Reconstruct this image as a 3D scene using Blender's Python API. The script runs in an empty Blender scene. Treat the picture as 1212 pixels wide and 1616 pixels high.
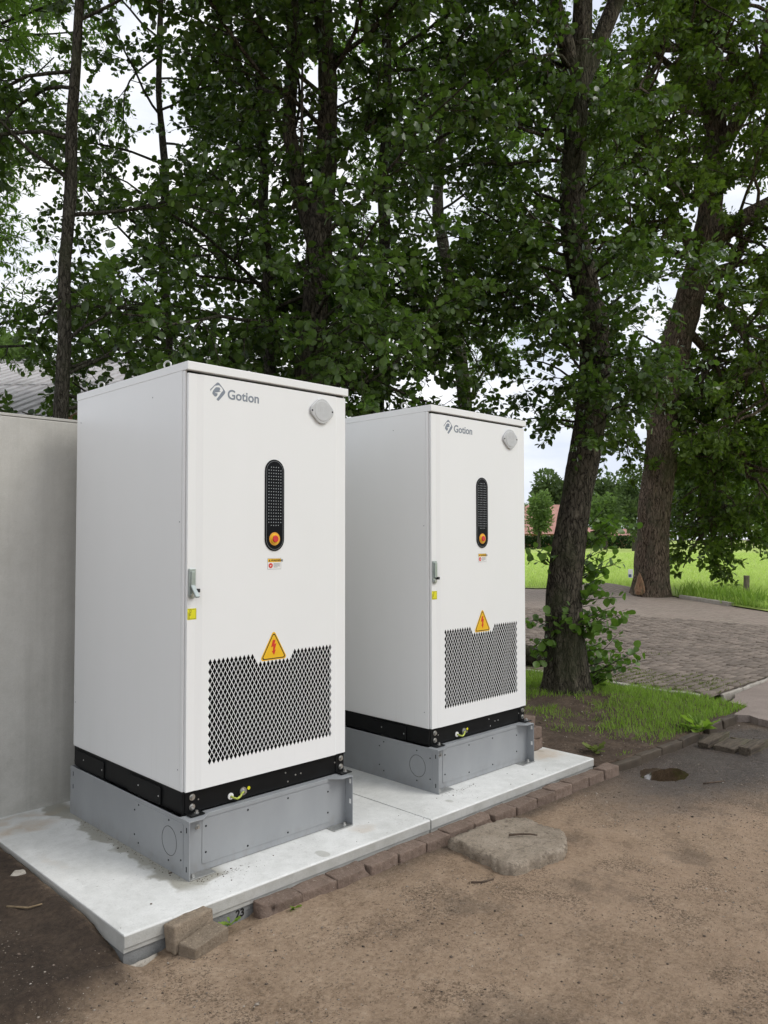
import bpy, bmesh, math, random
import numpy as np
from mathutils import Vector, Matrix

scene = bpy.context.scene
col = scene.collection
R = math.radians

# ------------------------------------------------------------------ camera
CAM = np.array([-1.922, -3.2601, 1.5411])
YAW, PITCH, ROLL, FPX = -0.7815, 0.0337, -0.001, 1243.02      # solved from the cabinets (photo is 1212 x 1616)
_fw = np.array([-math.sin(YAW) * math.cos(PITCH), math.cos(YAW) * math.cos(PITCH), math.sin(PITCH)])
_r = np.array([math.cos(YAW), math.sin(YAW), 0.0])
_u = np.cross(_r, _fw)
_r, _u = math.cos(ROLL) * _r + math.sin(ROLL) * _u, -math.sin(ROLL) * _r + math.cos(ROLL) * _u
cam_data = bpy.data.cameras.new('camera')
cam = bpy.data.objects.new('camera', cam_data)
col.objects.link(cam)
cam_data.sensor_fit = 'AUTO'
cam_data.sensor_width = 36.0
cam_data.lens = 36.0 * FPX / 1616.0
cam_data.clip_start = 0.05
cam_data.clip_end = 2000.0
cam.matrix_world = Matrix(((_r[0], _u[0], -_fw[0], CAM[0]), (_r[1], _u[1], -_fw[1], CAM[1]),
                           (_r[2], _u[2], -_fw[2], CAM[2]), (0, 0, 0, 1)))
scene.camera = cam

# ------------------------------------------------------------------ world, sun, exposure
SUN_DIR = Vector((0.45, -0.72, 0.95)).normalized()
world = bpy.data.worlds.new('World')
scene.world = world
world.use_nodes = True
wn = world.node_tree.nodes
wl = world.node_tree.links
wn.clear()
w_out = wn.new('ShaderNodeOutputWorld')
w_bg = wn.new('ShaderNodeBackground')
w_bg.inputs['Strength'].default_value = 0.10
w_sky = wn.new('ShaderNodeTexSky')
w_sky.sky_type = 'NISHITA'
w_sky.sun_disc = False
w_sky.sun_elevation = math.asin(SUN_DIR.z)
w_sky.sun_rotation = math.atan2(SUN_DIR.x, SUN_DIR.y)
w_tc = wn.new('ShaderNodeTexCoord')
w_map = wn.new('ShaderNodeMapping')
w_map.inputs['Scale'].default_value = (1.0, 1.0, 2.6)
w_no = wn.new('ShaderNodeTexNoise')
w_no.inputs['Scale'].default_value = 3.2
w_no.inputs['Detail'].default_value = 6.0
w_no.inputs['Roughness'].default_value = 0.55
w_rp = wn.new('ShaderNodeValToRGB')
w_rp.color_ramp.elements[0].position = 0.36
w_rp.color_ramp.elements[0].color = (0.66, 0.71, 0.82, 1)
w_rp.color_ramp.elements[1].position = 0.62
w_rp.color_ramp.elements[1].color = (1.0, 1.0, 1.0, 1)
w_mul = wn.new('ShaderNodeVectorMath')
w_mul.operation = 'SCALE'
w_mul.inputs['Scale'].default_value = 8.6
w_mix = wn.new('ShaderNodeMix')
w_mix.data_type = 'RGBA'
w_mix.inputs[0].default_value = 0.93
wl.new(w_tc.outputs['Generated'], w_map.inputs['Vector'])
wl.new(w_map.outputs[0], w_no.inputs['Vector'])
wl.new(w_no.outputs['Fac'], w_rp.inputs[0])
wl.new(w_rp.outputs[0], w_mul.inputs[0])
wl.new(w_sky.outputs[0], w_mix.inputs[6])
wl.new(w_mul.outputs[0], w_mix.inputs[7])
wl.new(w_mix.outputs[2], w_bg.inputs['Color'])
wl.new(w_bg.outputs[0], w_out.inputs[0])

sun_data = bpy.data.lights.new('sun', 'SUN')
sun_data.energy = 1.05
sun_data.angle = R(22)
sun_data.color = (1.0, 0.965, 0.91)
sun = bpy.data.objects.new('sun', sun_data)
col.objects.link(sun)
sun.rotation_euler = SUN_DIR.to_track_quat('Z', 'Y').to_euler()
sun.location = (0, 0, 30)

scene.view_settings.view_transform = 'Standard'
scene.view_settings.look = 'None'
scene.view_settings.gamma = 1.0
scene.view_settings.exposure = 0.54
scene.render.engine = 'CYCLES'
scene.cycles.max_bounces = 6
scene.cycles.use_adaptive_sampling = True
scene.cycles.adaptive_threshold = 0.02
scene.cycles.caustics_reflective = False
scene.cycles.caustics_refractive = False
scene.cycles.diffuse_bounces = 3
scene.cycles.glossy_bounces = 3
scene.cycles.transmission_bounces = 4
scene.cycles.use_denoising = True
scene.cycles.use_fast_gi = False

# ------------------------------------------------------------------ helpers
def at(x, y, depth):
    """World point that the solved camera saw at photo pixel (x, y) and this depth (used only to survey positions)."""
    return CAM + (_fw + _r * (x - 606) / FPX - _u * (y - 808) / FPX) * depth

def hash3(ix, iy, iz, seed):
    h = (ix * 374761393 + iy * 668265263 + iz * 2147483647 + seed * 974634777) & 0xFFFFFFFF
    h = ((h ^ (h >> 13)) * 1274126177) & 0xFFFFFFFF
    h = h ^ (h >> 16)
    return (h & 0xFFFF) / 65535.0

def vnoise(p, seed=0):
    p = np.asarray(p, float)
    i = np.floor(p).astype(np.int64)
    f = p - i
    f = f * f * (3 - 2 * f)
    out = 0
    for dx in (0, 1):
        wx = f[..., 0] if dx else 1 - f[..., 0]
        for dy in (0, 1):
            wy = f[..., 1] if dy else 1 - f[..., 1]
            for dz in (0, 1):
                wz = f[..., 2] if dz else 1 - f[..., 2]
                out = out + wx * wy * wz * hash3(i[..., 0] + dx, i[..., 1] + dy, i[..., 2] + dz, seed)
    return out

def fbm(p, octaves=4, seed=0, gain=0.5):
    p = np.asarray(p, float)
    a, s, t = 1.0, 0, 0
    for o in range(octaves):
        s = s + a * vnoise(p * 2 ** o + 17.3 * o, seed + o)
        t += a
        a *= gain
    return s / t

def sstep(a, b, x):
    t = np.clip((x - a) / (b - a), 0, 1)
    return t * t * (3 - 2 * t)

def tag(o, label=None, cat=None, group=None, kind=None):
    if label: o['label'] = label
    if cat: o['category'] = cat
    if group: o['group'] = group
    if kind: o['kind'] = kind
    return o

def empty(name, loc=(0, 0, 0), rz=0.0):
    o = bpy.data.objects.new(name, None)
    col.objects.link(o)
    o.location = loc
    o.rotation_euler = (0, 0, rz)
    o.empty_display_size = 0.1
    return o

def link_mesh(name, me, mat, parent=None, loc=None, rot=None):
    o = bpy.data.objects.new(name, me)
    col.objects.link(o)
    if mat is not None and not me.materials:
        me.materials.append(mat)
    if parent is not None:
        o.parent = parent
    if loc is not None: o.location = loc
    if rot is not None: o.rotation_euler = rot
    return o

def copy_tree(o, parent=None):
    c = o.copy()
    col.objects.link(c)
    c.parent = parent
    for ch in list(o.children):
        copy_tree(ch, c)
    return c

def fast_mesh(name, verts, faces, smooth=False):
    """verts (N,3); faces: list of arrays of one face size each."""
    me = bpy.data.meshes.new(name)
    verts = np.asarray(verts, np.float32).reshape(-1, 3)
    if not isinstance(faces, list):
        faces = [faces]
    faces = [np.asarray(f, np.int32) for f in faces if len(f)]
    me.vertices.add(len(verts))
    me.vertices.foreach_set('co', verts.ravel())
    tot = np.concatenate([np.full(len(f), f.shape[1], np.int32) for f in faces])
    idx = np.concatenate([f.ravel() for f in faces])
    start = np.concatenate([[0], np.cumsum(tot)[:-1]]).astype(np.int32)
    me.loops.add(len(idx))
    me.loops.foreach_set('vertex_index', idx.astype(np.int32))
    me.polygons.add(len(tot))
    me.polygons.foreach_set('loop_start', start)
    me.polygons.foreach_set('loop_total', tot)
    if smooth:
        me.polygons.foreach_set('use_smooth', np.ones(len(tot), bool))
    me.update(calc_edges=True)
    me.validate()
    return me

class MB:
    """Collects boxes, prisms, cylinders and tubes and links them as ONE mesh object."""
    def __init__(self):
        self.v, self.f = [], []
    def add(self, v, f):
        n = len(self.v)
        self.v += [tuple(map(float, p)) for p in v]
        self.f += [[i + n for i in q] for q in f]
        return self
    def box(self, x0, x1, y0, y1, z0, z1):
        return self.add([(x0, y0, z0), (x1, y0, z0), (x1, y1, z0), (x0, y1, z0), (x0, y0, z1), (x1, y0, z1), (x1, y1, z1), (x0, y1, z1)],
                        [(3, 2, 1, 0), (4, 5, 6, 7), (0, 1, 5, 4), (1, 2, 6, 5), (2, 3, 7, 6), (3, 0, 4, 7)])
    def prism_y(self, pts, y0, y1):
        """outline in (x, z) seen from -Y (counter-clockwise), extruded from y0 (front) to y1 (back)."""
        n = len(pts)
        v = [(x, y0, z) for x, z in pts] + [(x, y1, z) for x, z in pts]
        f = [list(range(n)), [n + i for i in reversed(range(n))]]
        for i in range(n):
            j = (i + 1) % n
            f.append([j, i, n + i, n + j])
        return self.add(v, f)
    def prism_x(self, pts, x0, x1):
        """outline in (y, z), extruded in x."""
        n = len(pts)
        v = [(x0, y, z) for y, z in pts] + [(x1, y, z) for y, z in pts]
        f = [list(reversed(range(n))), [n + i for i in range(n)]]
        for i in range(n):
            j = (i + 1) % n
            f.append([i, j, n + j, n + i])
        return self.add(v, f)
    def prism_z(self, pts, z0, z1):
        n = len(pts)
        v = [(x, y, z0) for x, y in pts] + [(x, y, z1) for x, y in pts]
        f = [list(reversed(range(n))), [n + i for i in range(n)]]
        for i in range(n):
            j = (i + 1) % n
            f.append([i, j, n + j, n + i])
        return self.add(v, f)
    def cyl(self, c, axis, r, h, n=16, r2=None):
        a = np.array(axis, float); a /= np.linalg.norm(a)
        t = np.array((0, 0, 1.0)) if abs(a[2]) < .9 else np.array((1.0, 0, 0))
        s = np.cross(t, a); s /= np.linalg.norm(s); t = np.cross(a, s)
        c = np.array(c, float); r2 = r if r2 is None else r2
        v = []
        for k, rr in ((0, r), (1, r2)):
            for i in range(n):
                an = 2 * math.pi * i / n
                v.append(c + a * h * k + (s * math.cos(an) + t * math.sin(an)) * rr)
        f = [list(reversed(range(n))), [n + i for i in range(n)]]
        for i in range(n):
            j = (i + 1) % n
            f.append([i, j, n + j, n + i])
        return self.add(v, f)
    def tube(self, path, radii, n=10):
        path = [np.array(p, float) for p in path]
        m = len(path)
        if not hasattr(radii, '__len__'): radii = [radii] * m
        v = []
        d0 = path[1] - path[0]
        ref = np.array((0, 0, 1.0)) if abs(d0[2]) < .8 * np.linalg.norm(d0) else np.array((1.0, 0, 0))
        for i in range(m):
            d = path[min(i + 1, m - 1)] - path[max(i - 1, 0)]
            d /= np.linalg.norm(d) + 1e-9
            s = np.cross(ref, d); s /= np.linalg.norm(s) + 1e-9
            t = np.cross(d, s)
            ref = np.cross(s, -t) if False else t * 0 + np.cross(d, s)
            for k in range(n):
                an = 2 * math.pi * k / n
                v.append(path[i] + (s * math.cos(an) + t * math.sin(an)) * radii[i])
            ref = t
        f = [list(reversed(range(n))), [(m - 1) * n + k for k in range(n)]]
        for i in range(m - 1):
            for k in range(n):
                j = (k + 1) % n
                f.append([i * n + k, i * n + j, (i + 1) * n + j, (i + 1) * n + k])
        return self.add(v, f)
    def torus(self, c, normal, R_, r, n=20, k=8):
        a = np.array(normal, float); a /= np.linalg.norm(a)
        t = np.array((0, 0, 1.0)) if abs(a[2]) < .9 else np.array((1.0, 0, 0))
        s = np.cross(t, a); s /= np.linalg.norm(s); t = np.cross(a, s)
        c = np.array(c, float); v = []
        for i in range(n):
            an = 2 * math.pi * i / n
            d = s * math.cos(an) + t * math.sin(an)
            for j in range(k):
                bn = 2 * math.pi * j / k
                v.append(c + d * (R_ + r * math.cos(bn)) + a * r * math.sin(bn))
        f = []
        for i in range(n):
            for j in range(k):
                i2, j2 = (i + 1) % n, (j + 1) % k
                f.append([i * k + j, i2 * k + j, i2 * k + j2, i * k + j2])
        return self.add(v, f)
    def mesh(self, name, bevel=0.0, segs=2, smooth=False, fix=True):
        me = bpy.data.meshes.new(name)
        me.from_pydata(self.v, [], self.f)
        bm = bmesh.new()
        bm.from_mesh(me)
        if fix: bmesh.ops.recalc_face_normals(bm, faces=bm.faces)
        if bevel > 0:
            ed = [e for e in bm.edges if len(e.link_faces) == 2 and e.calc_face_angle(0) > R(30)]
            bmesh.ops.bevel(bm, geom=ed, offset=bevel, segments=segs, affect='EDGES', profile=0.5, clamp_overlap=True)
        bm.to_mesh(me)
        bm.free()
        if smooth:
            for p in me.polygons: p.use_smooth = True
        return me
    def build(self, name, mat, parent=None, bevel=0.0, segs=2, smooth=False, loc=None, rot=None, fix=True):
        return link_mesh(name, self.mesh(name, bevel, segs, smooth, fix), mat, parent, loc, rot)

# ------------------------------------------------------------------ materials
class NT:
    def __init__(self, name):
        self.m = bpy.data.materials.new(name)
        self.m.use_nodes = True
        self.t = self.m.node_tree
        self.t.nodes.clear()
        self.out = self.t.nodes.new('ShaderNodeOutputMaterial')
        self.p = self.t.nodes.new('ShaderNodeBsdfPrincipled')
        self.link(self.p.outputs[0], self.out.inputs[0])
    def link(self, a, b): self.t.links.new(a, b)
    def n(self, t, **kw):
        nd = self.t.nodes.new(t)
        for k, v in kw.items(): setattr(nd, k, v)
        return nd
    def put(self, sock, v):
        if isinstance(v, bpy.types.NodeSocket): self.link(v, sock)
        elif v is not None:
            if hasattr(sock.default_value, '__len__') and not hasattr(v, '__len__'): v = (v,) * len(sock.default_value)
            if hasattr(v, '__len__') and len(sock.default_value) == 4 and len(v) == 3: v = tuple(v) + (1,)
            sock.default_value = v
    def pos(self): return self.n('ShaderNodeNewGeometry').outputs['Position']
    def obj(self): return self.n('ShaderNodeTexCoord').outputs['Object']
    def island(self): return self.n('ShaderNodeNewGeometry').outputs['Random Per Island']
    def orand(self): return self.n('ShaderNodeObjectInfo').outputs['Random']
    def scale(self, v, s):
        m = self.n('ShaderNodeMapping')
        self.link(v, m.inputs[0]); m.inputs['Scale'].default_value = s
        return m.outputs[0]
    def noise(self, v, s, detail=4, rough=.55, dist=0):
        nd = self.n('ShaderNodeTexNoise')
        self.put(nd.inputs['Vector'], v)
        nd.inputs['Scale'].default_value = s
        nd.inputs['Detail'].default_value = detail
        nd.inputs['Roughness'].default_value = rough
        nd.inputs['Distortion'].default_value = dist
        return nd.outputs['Fac']
    def voronoi(self, v, s, feature='F1', out='Distance', rnd=1):
        nd = self.n('ShaderNodeTexVoronoi', feature=feature)
        self.put(nd.inputs['Vector'], v)
        nd.inputs['Scale'].default_value = s
        nd.inputs['Randomness'].default_value = rnd
        return nd.outputs[out]
    def math(self, op, a, b=0.0, c=None, clamp=False):
        nd = self.n('ShaderNodeMath', operation=op, use_clamp=clamp)
        self.put(nd.inputs[0], a); self.put(nd.inputs[1], b)
        if c is not None: self.put(nd.inputs[2], c)
        return nd.outputs[0]
    def smooth(self, x, a, b, lo=0.0, hi=1.0):
        nd = self.n('ShaderNodeMapRange', interpolation_type='SMOOTHSTEP')
        self.put(nd.inputs[0], x)
        nd.inputs[1].default_value = a; nd.inputs[2].default_value = b
        nd.inputs[3].default_value = lo; nd.inputs[4].default_value = hi
        return nd.outputs[0]
    def ramp(self, f, stops):
        nd = self.n('ShaderNodeValToRGB')
        e = nd.color_ramp.elements
        while len(e) < len(stops): e.new(0.5)
        for el, (p, c) in zip(e, stops):
            el.position = p
            el.color = tuple(c) + (1,) if len(c) == 3 else c
        self.put(nd.inputs[0], f)
        return nd.outputs[0]
    def mix(self, f, a, b, mode='MIX'):
        nd = self.n('ShaderNodeMix', data_type='RGBA', blend_type=mode)
        self.put(nd.inputs[0], f); self.put(nd.inputs[6], a); self.put(nd.inputs[7], b)
        return nd.outputs[2]
    def xyz(self, v):
        nd = self.n('ShaderNodeSeparateXYZ'); self.link(v, nd.inputs[0]); return nd.outputs
    def bump(self, h, strength=.5, dist=.01, normal=None):
        nd = self.n('ShaderNodeBump')
        nd.inputs['Strength'].default_value = strength
        nd.inputs['Distance'].default_value = dist
        self.put(nd.inputs['Height'], h)
        if normal is not None: self.link(normal, nd.inputs['Normal'])
        return nd.outputs[0]
    def set(self, color=None, rough=None, metal=None, spec=None, normal=None, coat=None):
        i = self.p.inputs
        if color is not None: self.put(i['Base Color'], color)
        if rough is not None: self.put(i['Roughness'], rough)
        if metal is not None: self.put(i['Metallic'], metal)
        if spec is not None: self.put(i['Specular IOR Level'], spec)
        if coat is not None: self.put(i['Coat Weight'], coat)
        if normal is not None: self.link(normal, i['Normal'])
        return self.m

def plain(name, c, rough=.5, metal=0.0, spec=.5, vary=.12, scale=30, bump=0.0):
    t = NT(name)
    n = t.noise(t.obj(), scale, 4)
    a = tuple(x * (1 - vary) for x in c); b = tuple(min(1, x * (1 + vary)) for x in c)
    return t.set(t.ramp(n, [(.3, a), (.7, b)]), rough, metal, spec, t.bump(n, bump, .002) if bump else None)

MAT = {}
def mk_paint():
    t = NT('white_powder_coat')
    o = t.obj()
    smudge = t.noise(t.scale(o, (1, 1, .45)), 2.2, 6, .6)
    fine = t.noise(o, 420, 2, .5)
    z = t.xyz(o)[2]
    drip = t.noise(t.scale(o, (14, 14, .35)), 3, 3, .6)
    c = t.ramp(smudge, [(.25, (.775, .785, .775)), (.8, (.805, .81, .805))])
    dirt = t.math('MULTIPLY', t.smooth(drip, .55, .8), t.smooth(z, 1.0, .36, 0, .07))
    c = t.mix(dirt, c, (.42, .39, .34))
    speck = t.smooth(t.voronoi(o, 16), .018, .010)
    keep = t.smooth(t.noise(o, 3.1, 2), .60, .66)
    c = t.mix(t.math('MULTIPLY', speck, keep), c, (.2, .19, .18))
    n = t.bump(fine, .10, .0006)
    n = t.bump(t.noise(o, 3.2, 1), .06, .003, n)
    return t.set(c, .34, 0, .45, n)
MAT['paint'] = mk_paint()
def mk_grey():
    t = NT('grey_steel_paint')
    o = t.obj()
    s = t.noise(t.scale(o, (1, 1, .6)), 5, 6, .6)
    z = t.xyz(o)[2]
    splash = t.math('MULTIPLY', t.smooth(t.noise(t.scale(o, (1, 1, .5)), 26, 5, .65), .42, .7), t.smooth(z, .11, .0, 0, .32))
    c = t.ramp(s, [(.3, (.262, .275, .285)), (.72, (.305, .318, .327))])
    c = t.mix(splash, c, (.21, .19, .16))
    return t.set(c, t.math('MULTIPLY_ADD', s, .2, .32), 0, .45, t.bump(t.noise(o, 300, 2), .12, .0006))
MAT['grey'] = mk_grey()
MAT['black'] = plain('black_steel_paint', (.005, .0055, .006), .45, 0, .22, .25, 14)
MAT['gap_shade'] = plain('painted_gap_shade', (.006, .006, .006), .9, 0, .1)  # black stands in for the shade inside grille, gap and slots
MAT['zinc'] = plain('zinc_plated_steel', (.52, .52, .50), .34, .9, .5, .12, 60)
MAT['chrome_grey'] = plain('satin_grey_handle', (.42, .47, .46), .3, .75, .5, .08, 40)
MAT['black_gloss'] = plain('black_display_film', (.004, .0045, .006), .36, 0, .12, .2, 20)
MAT['black_plastic'] = plain('black_plastic', (.012, .012, .013), .45)
MAT['dot'] = plain('white_print', (.62, .65, .68), .5, vary=.05)
MAT['silver_line'] = plain('silver_print', (.2, .21, .22), .35, vary=.05)
MAT['yellow'] = plain('yellow_label', (.80, .47, .012), .4, vary=.04)
MAT['lemon'] = plain('lemon_sticker', (.72, .68, .015), .45, vary=.05)
MAT['red'] = plain('red_print', (.62, .035, .02), .4, vary=.05)
MAT['red_button'] = plain('red_push_button', (.60, .03, .035), .28, vary=.08)
MAT['orange'] = plain('orange_yellow_ring', (.72, .34, .03), .4, vary=.1)
MAT['black_print'] = plain('black_print', (.012, .012, .012), .45)
MAT['label_white'] = plain('white_label', (.78, .78, .76), .45, vary=.03)
MAT['logo'] = plain('grey_blue_print', (.205, .235, .275), .45, vary=.05)
MAT['cap_grey'] = plain('light_grey_vent_plastic', (.50, .51, .51), .42, vary=.05)
MAT['cable'] = plain('yellow_green_cable', (.45, .52, .08), .45, vary=.45, scale=90)

def mk_concrete(name, lo, hi, stains=False, stripes=False, grit_=.25, bump_=.004):
    t = NT(name)
    p = t.pos()
    big = t.noise(p, 1.7, 6, .6)
    mid = t.noise(p, 11, 6, .65)
    fine = t.noise(p, 140, 3, .6)
    f = t.math('ADD', t.math('MULTIPLY', big, .55), t.math('MULTIPLY', mid, .45))
    c = t.ramp(f, [(.34, lo), (.62, hi)])
    c = t.mix(t.smooth(fine, .3, .75, .0, .16), c, tuple(x * .55 for x in lo))
    g1 = t.noise(p, 75, 4, .75, .6)
    c = t.mix(t.smooth(g1, .56, .68, 0, grit_), c, tuple(x * .38 for x in lo))
    c = t.mix(t.smooth(g1, .42, .32, 0, grit_ * .8), c, tuple(min(.85, x * 1.35) for x in hi))
    g2 = t.noise(p, 24, 5, .7, .5)
    c = t.mix(t.smooth(g2, .54, .66, 0, grit_ * .8), c, tuple(x * .6 for x in lo))
    rough = t.math('MULTIPLY_ADD', mid, .2, .62)
    x, y, z = t.xyz(p)
    wob = t.math('MULTIPLY_ADD', t.noise(p, 5.5, 3, .5), .30, -.15)
    if stripes:
        st = t.noise(t.scale(p, (3.2, 3.2, .16)), 2.4, 4, .6)
        c = t.mix(t.smooth(st, .42, .75, 0, .45), c, tuple(v * .62 for v in lo))
        low = t.math('MULTIPLY', t.smooth(z, .55, .0), t.smooth(t.noise(p, 3.5, 4), .35, .65, 0, .4))
        c = t.mix(low, c, (.20, .19, .155))
        pale_blotch = t.noise(t.scale(p, (1, 1, .5)), .9, 3)
        c = t.mix(t.smooth(pale_blotch, .5, .75, 0, .35), c, tuple(min(1, v * 1.15) for v in hi))  # paler blotches at random over the wall concrete
    if stains:
        # damp band left of the first cabinet, dark oily spots, rust trails, sand grit by the edges
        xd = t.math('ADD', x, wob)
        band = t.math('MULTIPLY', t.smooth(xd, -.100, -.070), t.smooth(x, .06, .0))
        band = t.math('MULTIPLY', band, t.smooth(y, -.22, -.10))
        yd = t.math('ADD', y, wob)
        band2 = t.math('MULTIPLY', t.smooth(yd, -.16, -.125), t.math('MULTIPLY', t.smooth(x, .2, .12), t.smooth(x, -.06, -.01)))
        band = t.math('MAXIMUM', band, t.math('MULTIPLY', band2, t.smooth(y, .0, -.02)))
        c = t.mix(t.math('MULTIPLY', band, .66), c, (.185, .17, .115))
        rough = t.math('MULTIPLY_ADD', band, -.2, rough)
        spot = t.voronoi(t.scale(p, (5.2, 3.4, 1)), 1.0, rnd=1)
        sel = t.smooth(t.noise(p, 1.9, 1), .56, .60)
        spotm = t.math('MULTIPLY', t.smooth(t.math('ADD', spot, t.math('MULTIPLY', wob, .5)), .19, .15), sel)
        c = t.mix(t.math('MULTIPLY', spotm, .45), c, (.24, .235, .19))
        for cx, cy, sx, sy, k in ((2.90, -.03, .22, .16, .5), (-.28, 1.12, .22, .10, .55), (-.30, 1.28, .4, .05, .4), (-.36, .55, .05, .2, .15), (1.0, -.15, .12, .06, .3)):
            dx = t.math('DIVIDE', t.math('SUBTRACT', t.math('ADD', x, wob), cx), sx)
            dy = t.math('DIVIDE', t.math('SUBTRACT', t.math('ADD', y, wob), cy), sy)
            d = t.math('SQRT', t.math('ADD', t.math('MULTIPLY', dx, dx), t.math('MULTIPLY', dy, dy)))
            m = t.math('MULTIPLY', t.smooth(d, 1.1, .2), t.smooth(mid, .3, .6, .3, 1))
            c = t.mix(t.math('MULTIPLY', m, k), c, (.40, .27, .14))
        grit = t.math('MULTIPLY', t.smooth(t.noise(p, 60, 3, .7), .62, .70), t.smooth(t.noise(p, 2.3, 3), .5, .66))
        c = t.mix(t.math('MULTIPLY', grit, .6), c, (.15, .12, .09))
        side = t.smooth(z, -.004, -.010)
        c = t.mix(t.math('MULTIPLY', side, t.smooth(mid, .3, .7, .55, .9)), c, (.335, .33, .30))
    h = t.math('ADD', t.math('MULTIPLY', mid, .3), t.math('ADD', t.math('MULTIPLY', fine, .25), t.math('MULTIPLY', g1, .5)))
    return t.set(c, rough, 0, .35, t.bump(h, .35 + grit_, bump_))
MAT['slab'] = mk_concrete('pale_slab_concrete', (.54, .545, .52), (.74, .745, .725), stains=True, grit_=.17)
MAT['footing'] = mk_concrete('dark_damp_footing_concrete', (.15, .155, .155), (.26, .265, .26), grit_=.5)
MAT['wall'] = mk_concrete('cast_wall_concrete', (.46, .45, .41), (.57, .56, .52), stripes=True, grit_=.10)
MAT['stone'] = mk_concrete('weathered_rubble_concrete', (.185, .145, .102), (.38, .32, .25), grit_=.85, bump_=.014)

def mk_brick(name, lo, hi, dust, vary=.35):
    t = NT(name)
    o = t.obj()
    rnd = t.math('FRACT', t.math('ADD', t.orand(), t.island()))
    m = t.noise(o, 22, 6, .65)
    c = t.ramp(m, [(.3, lo), (.7, hi)])
    c = t.mix(t.math('MULTIPLY', rnd, vary), c, tuple(x * .62 for x in lo))
    nz = t.xyz(t.n('ShaderNodeNewGeometry').outputs['Normal'])[2]
    sp = t.smooth(t.noise(o, 75, 4, .7), .55, .72)
    c = t.mix(t.math('MULTIPLY', t.math('MULTIPLY', sp, t.smooth(nz, .4, .9)), .7), c, dust)
    wh = t.smooth(t.voronoi(o, 45), .10, .05)
    c = t.mix(t.math('MULTIPLY', t.math('MULTIPLY', wh, t.smooth(t.noise(o, 9, 1), .5, .6)), .6), c, (.6, .57, .54))
    g1 = t.noise(o, 85, 4, .75, .6)
    c = t.mix(t.smooth(g1, .56, .68, 0, .55), c, tuple(x * .35 for x in lo))
    c = t.mix(t.smooth(g1, .42, .32, 0, .4), c, dust)
    return t.set(c, .9, 0, .3, t.bump(t.math('ADD', m, t.math('MULTIPLY', g1, 1.4)), .9, .007))
MAT['brick'] = mk_brick('brown_kerb_brick', (.150, .108, .083), (.265, .195, .155), (.38, .31, .25))
MAT['brick_sandy'] = mk_brick('sandy_loose_brick', (.20, .158, .115), (.33, .265, .195), (.50, .41, .29))
MAT['paver'] = mk_brick('grey_brown_paver', (.195, .158, .128), (.300, .248, .205), (.37, .32, .265), .8)
MAT['edging'] = mk_concrete('mossy_edging_concrete', (.034, .026, .018), (.085, .066, .047))
MAT['kerb_pale'] = mk_concrete('pale_kerb_concrete', (.27, .24, .20), (.43, .40, .35), grit_=.6)

def mk_wood(name, lo, hi, sc=(3, 40, 40)):
    t = NT(name)
    o = t.obj()
    g = t.noise(t.scale(o, sc), 1.6, 6, .65, .6)
    c = t.ramp(g, [(.3, lo), (.7, hi)])
    c = t.mix(t.smooth(t.noise(o, 8, 4), .5, .72, 0, .5), c, (.09, .10, .05))
    return t.set(c, .85, 0, .25, t.bump(g, .7, .008))
MAT['wood'] = mk_wood('rotten_grey_wood', (.030, .024, .018), (.145, .118, .088))
MAT['post_wood'] = mk_wood('weathered_post_wood', (.06, .05, .04), (.24, .2, .15), (40, 40, 3))

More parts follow.
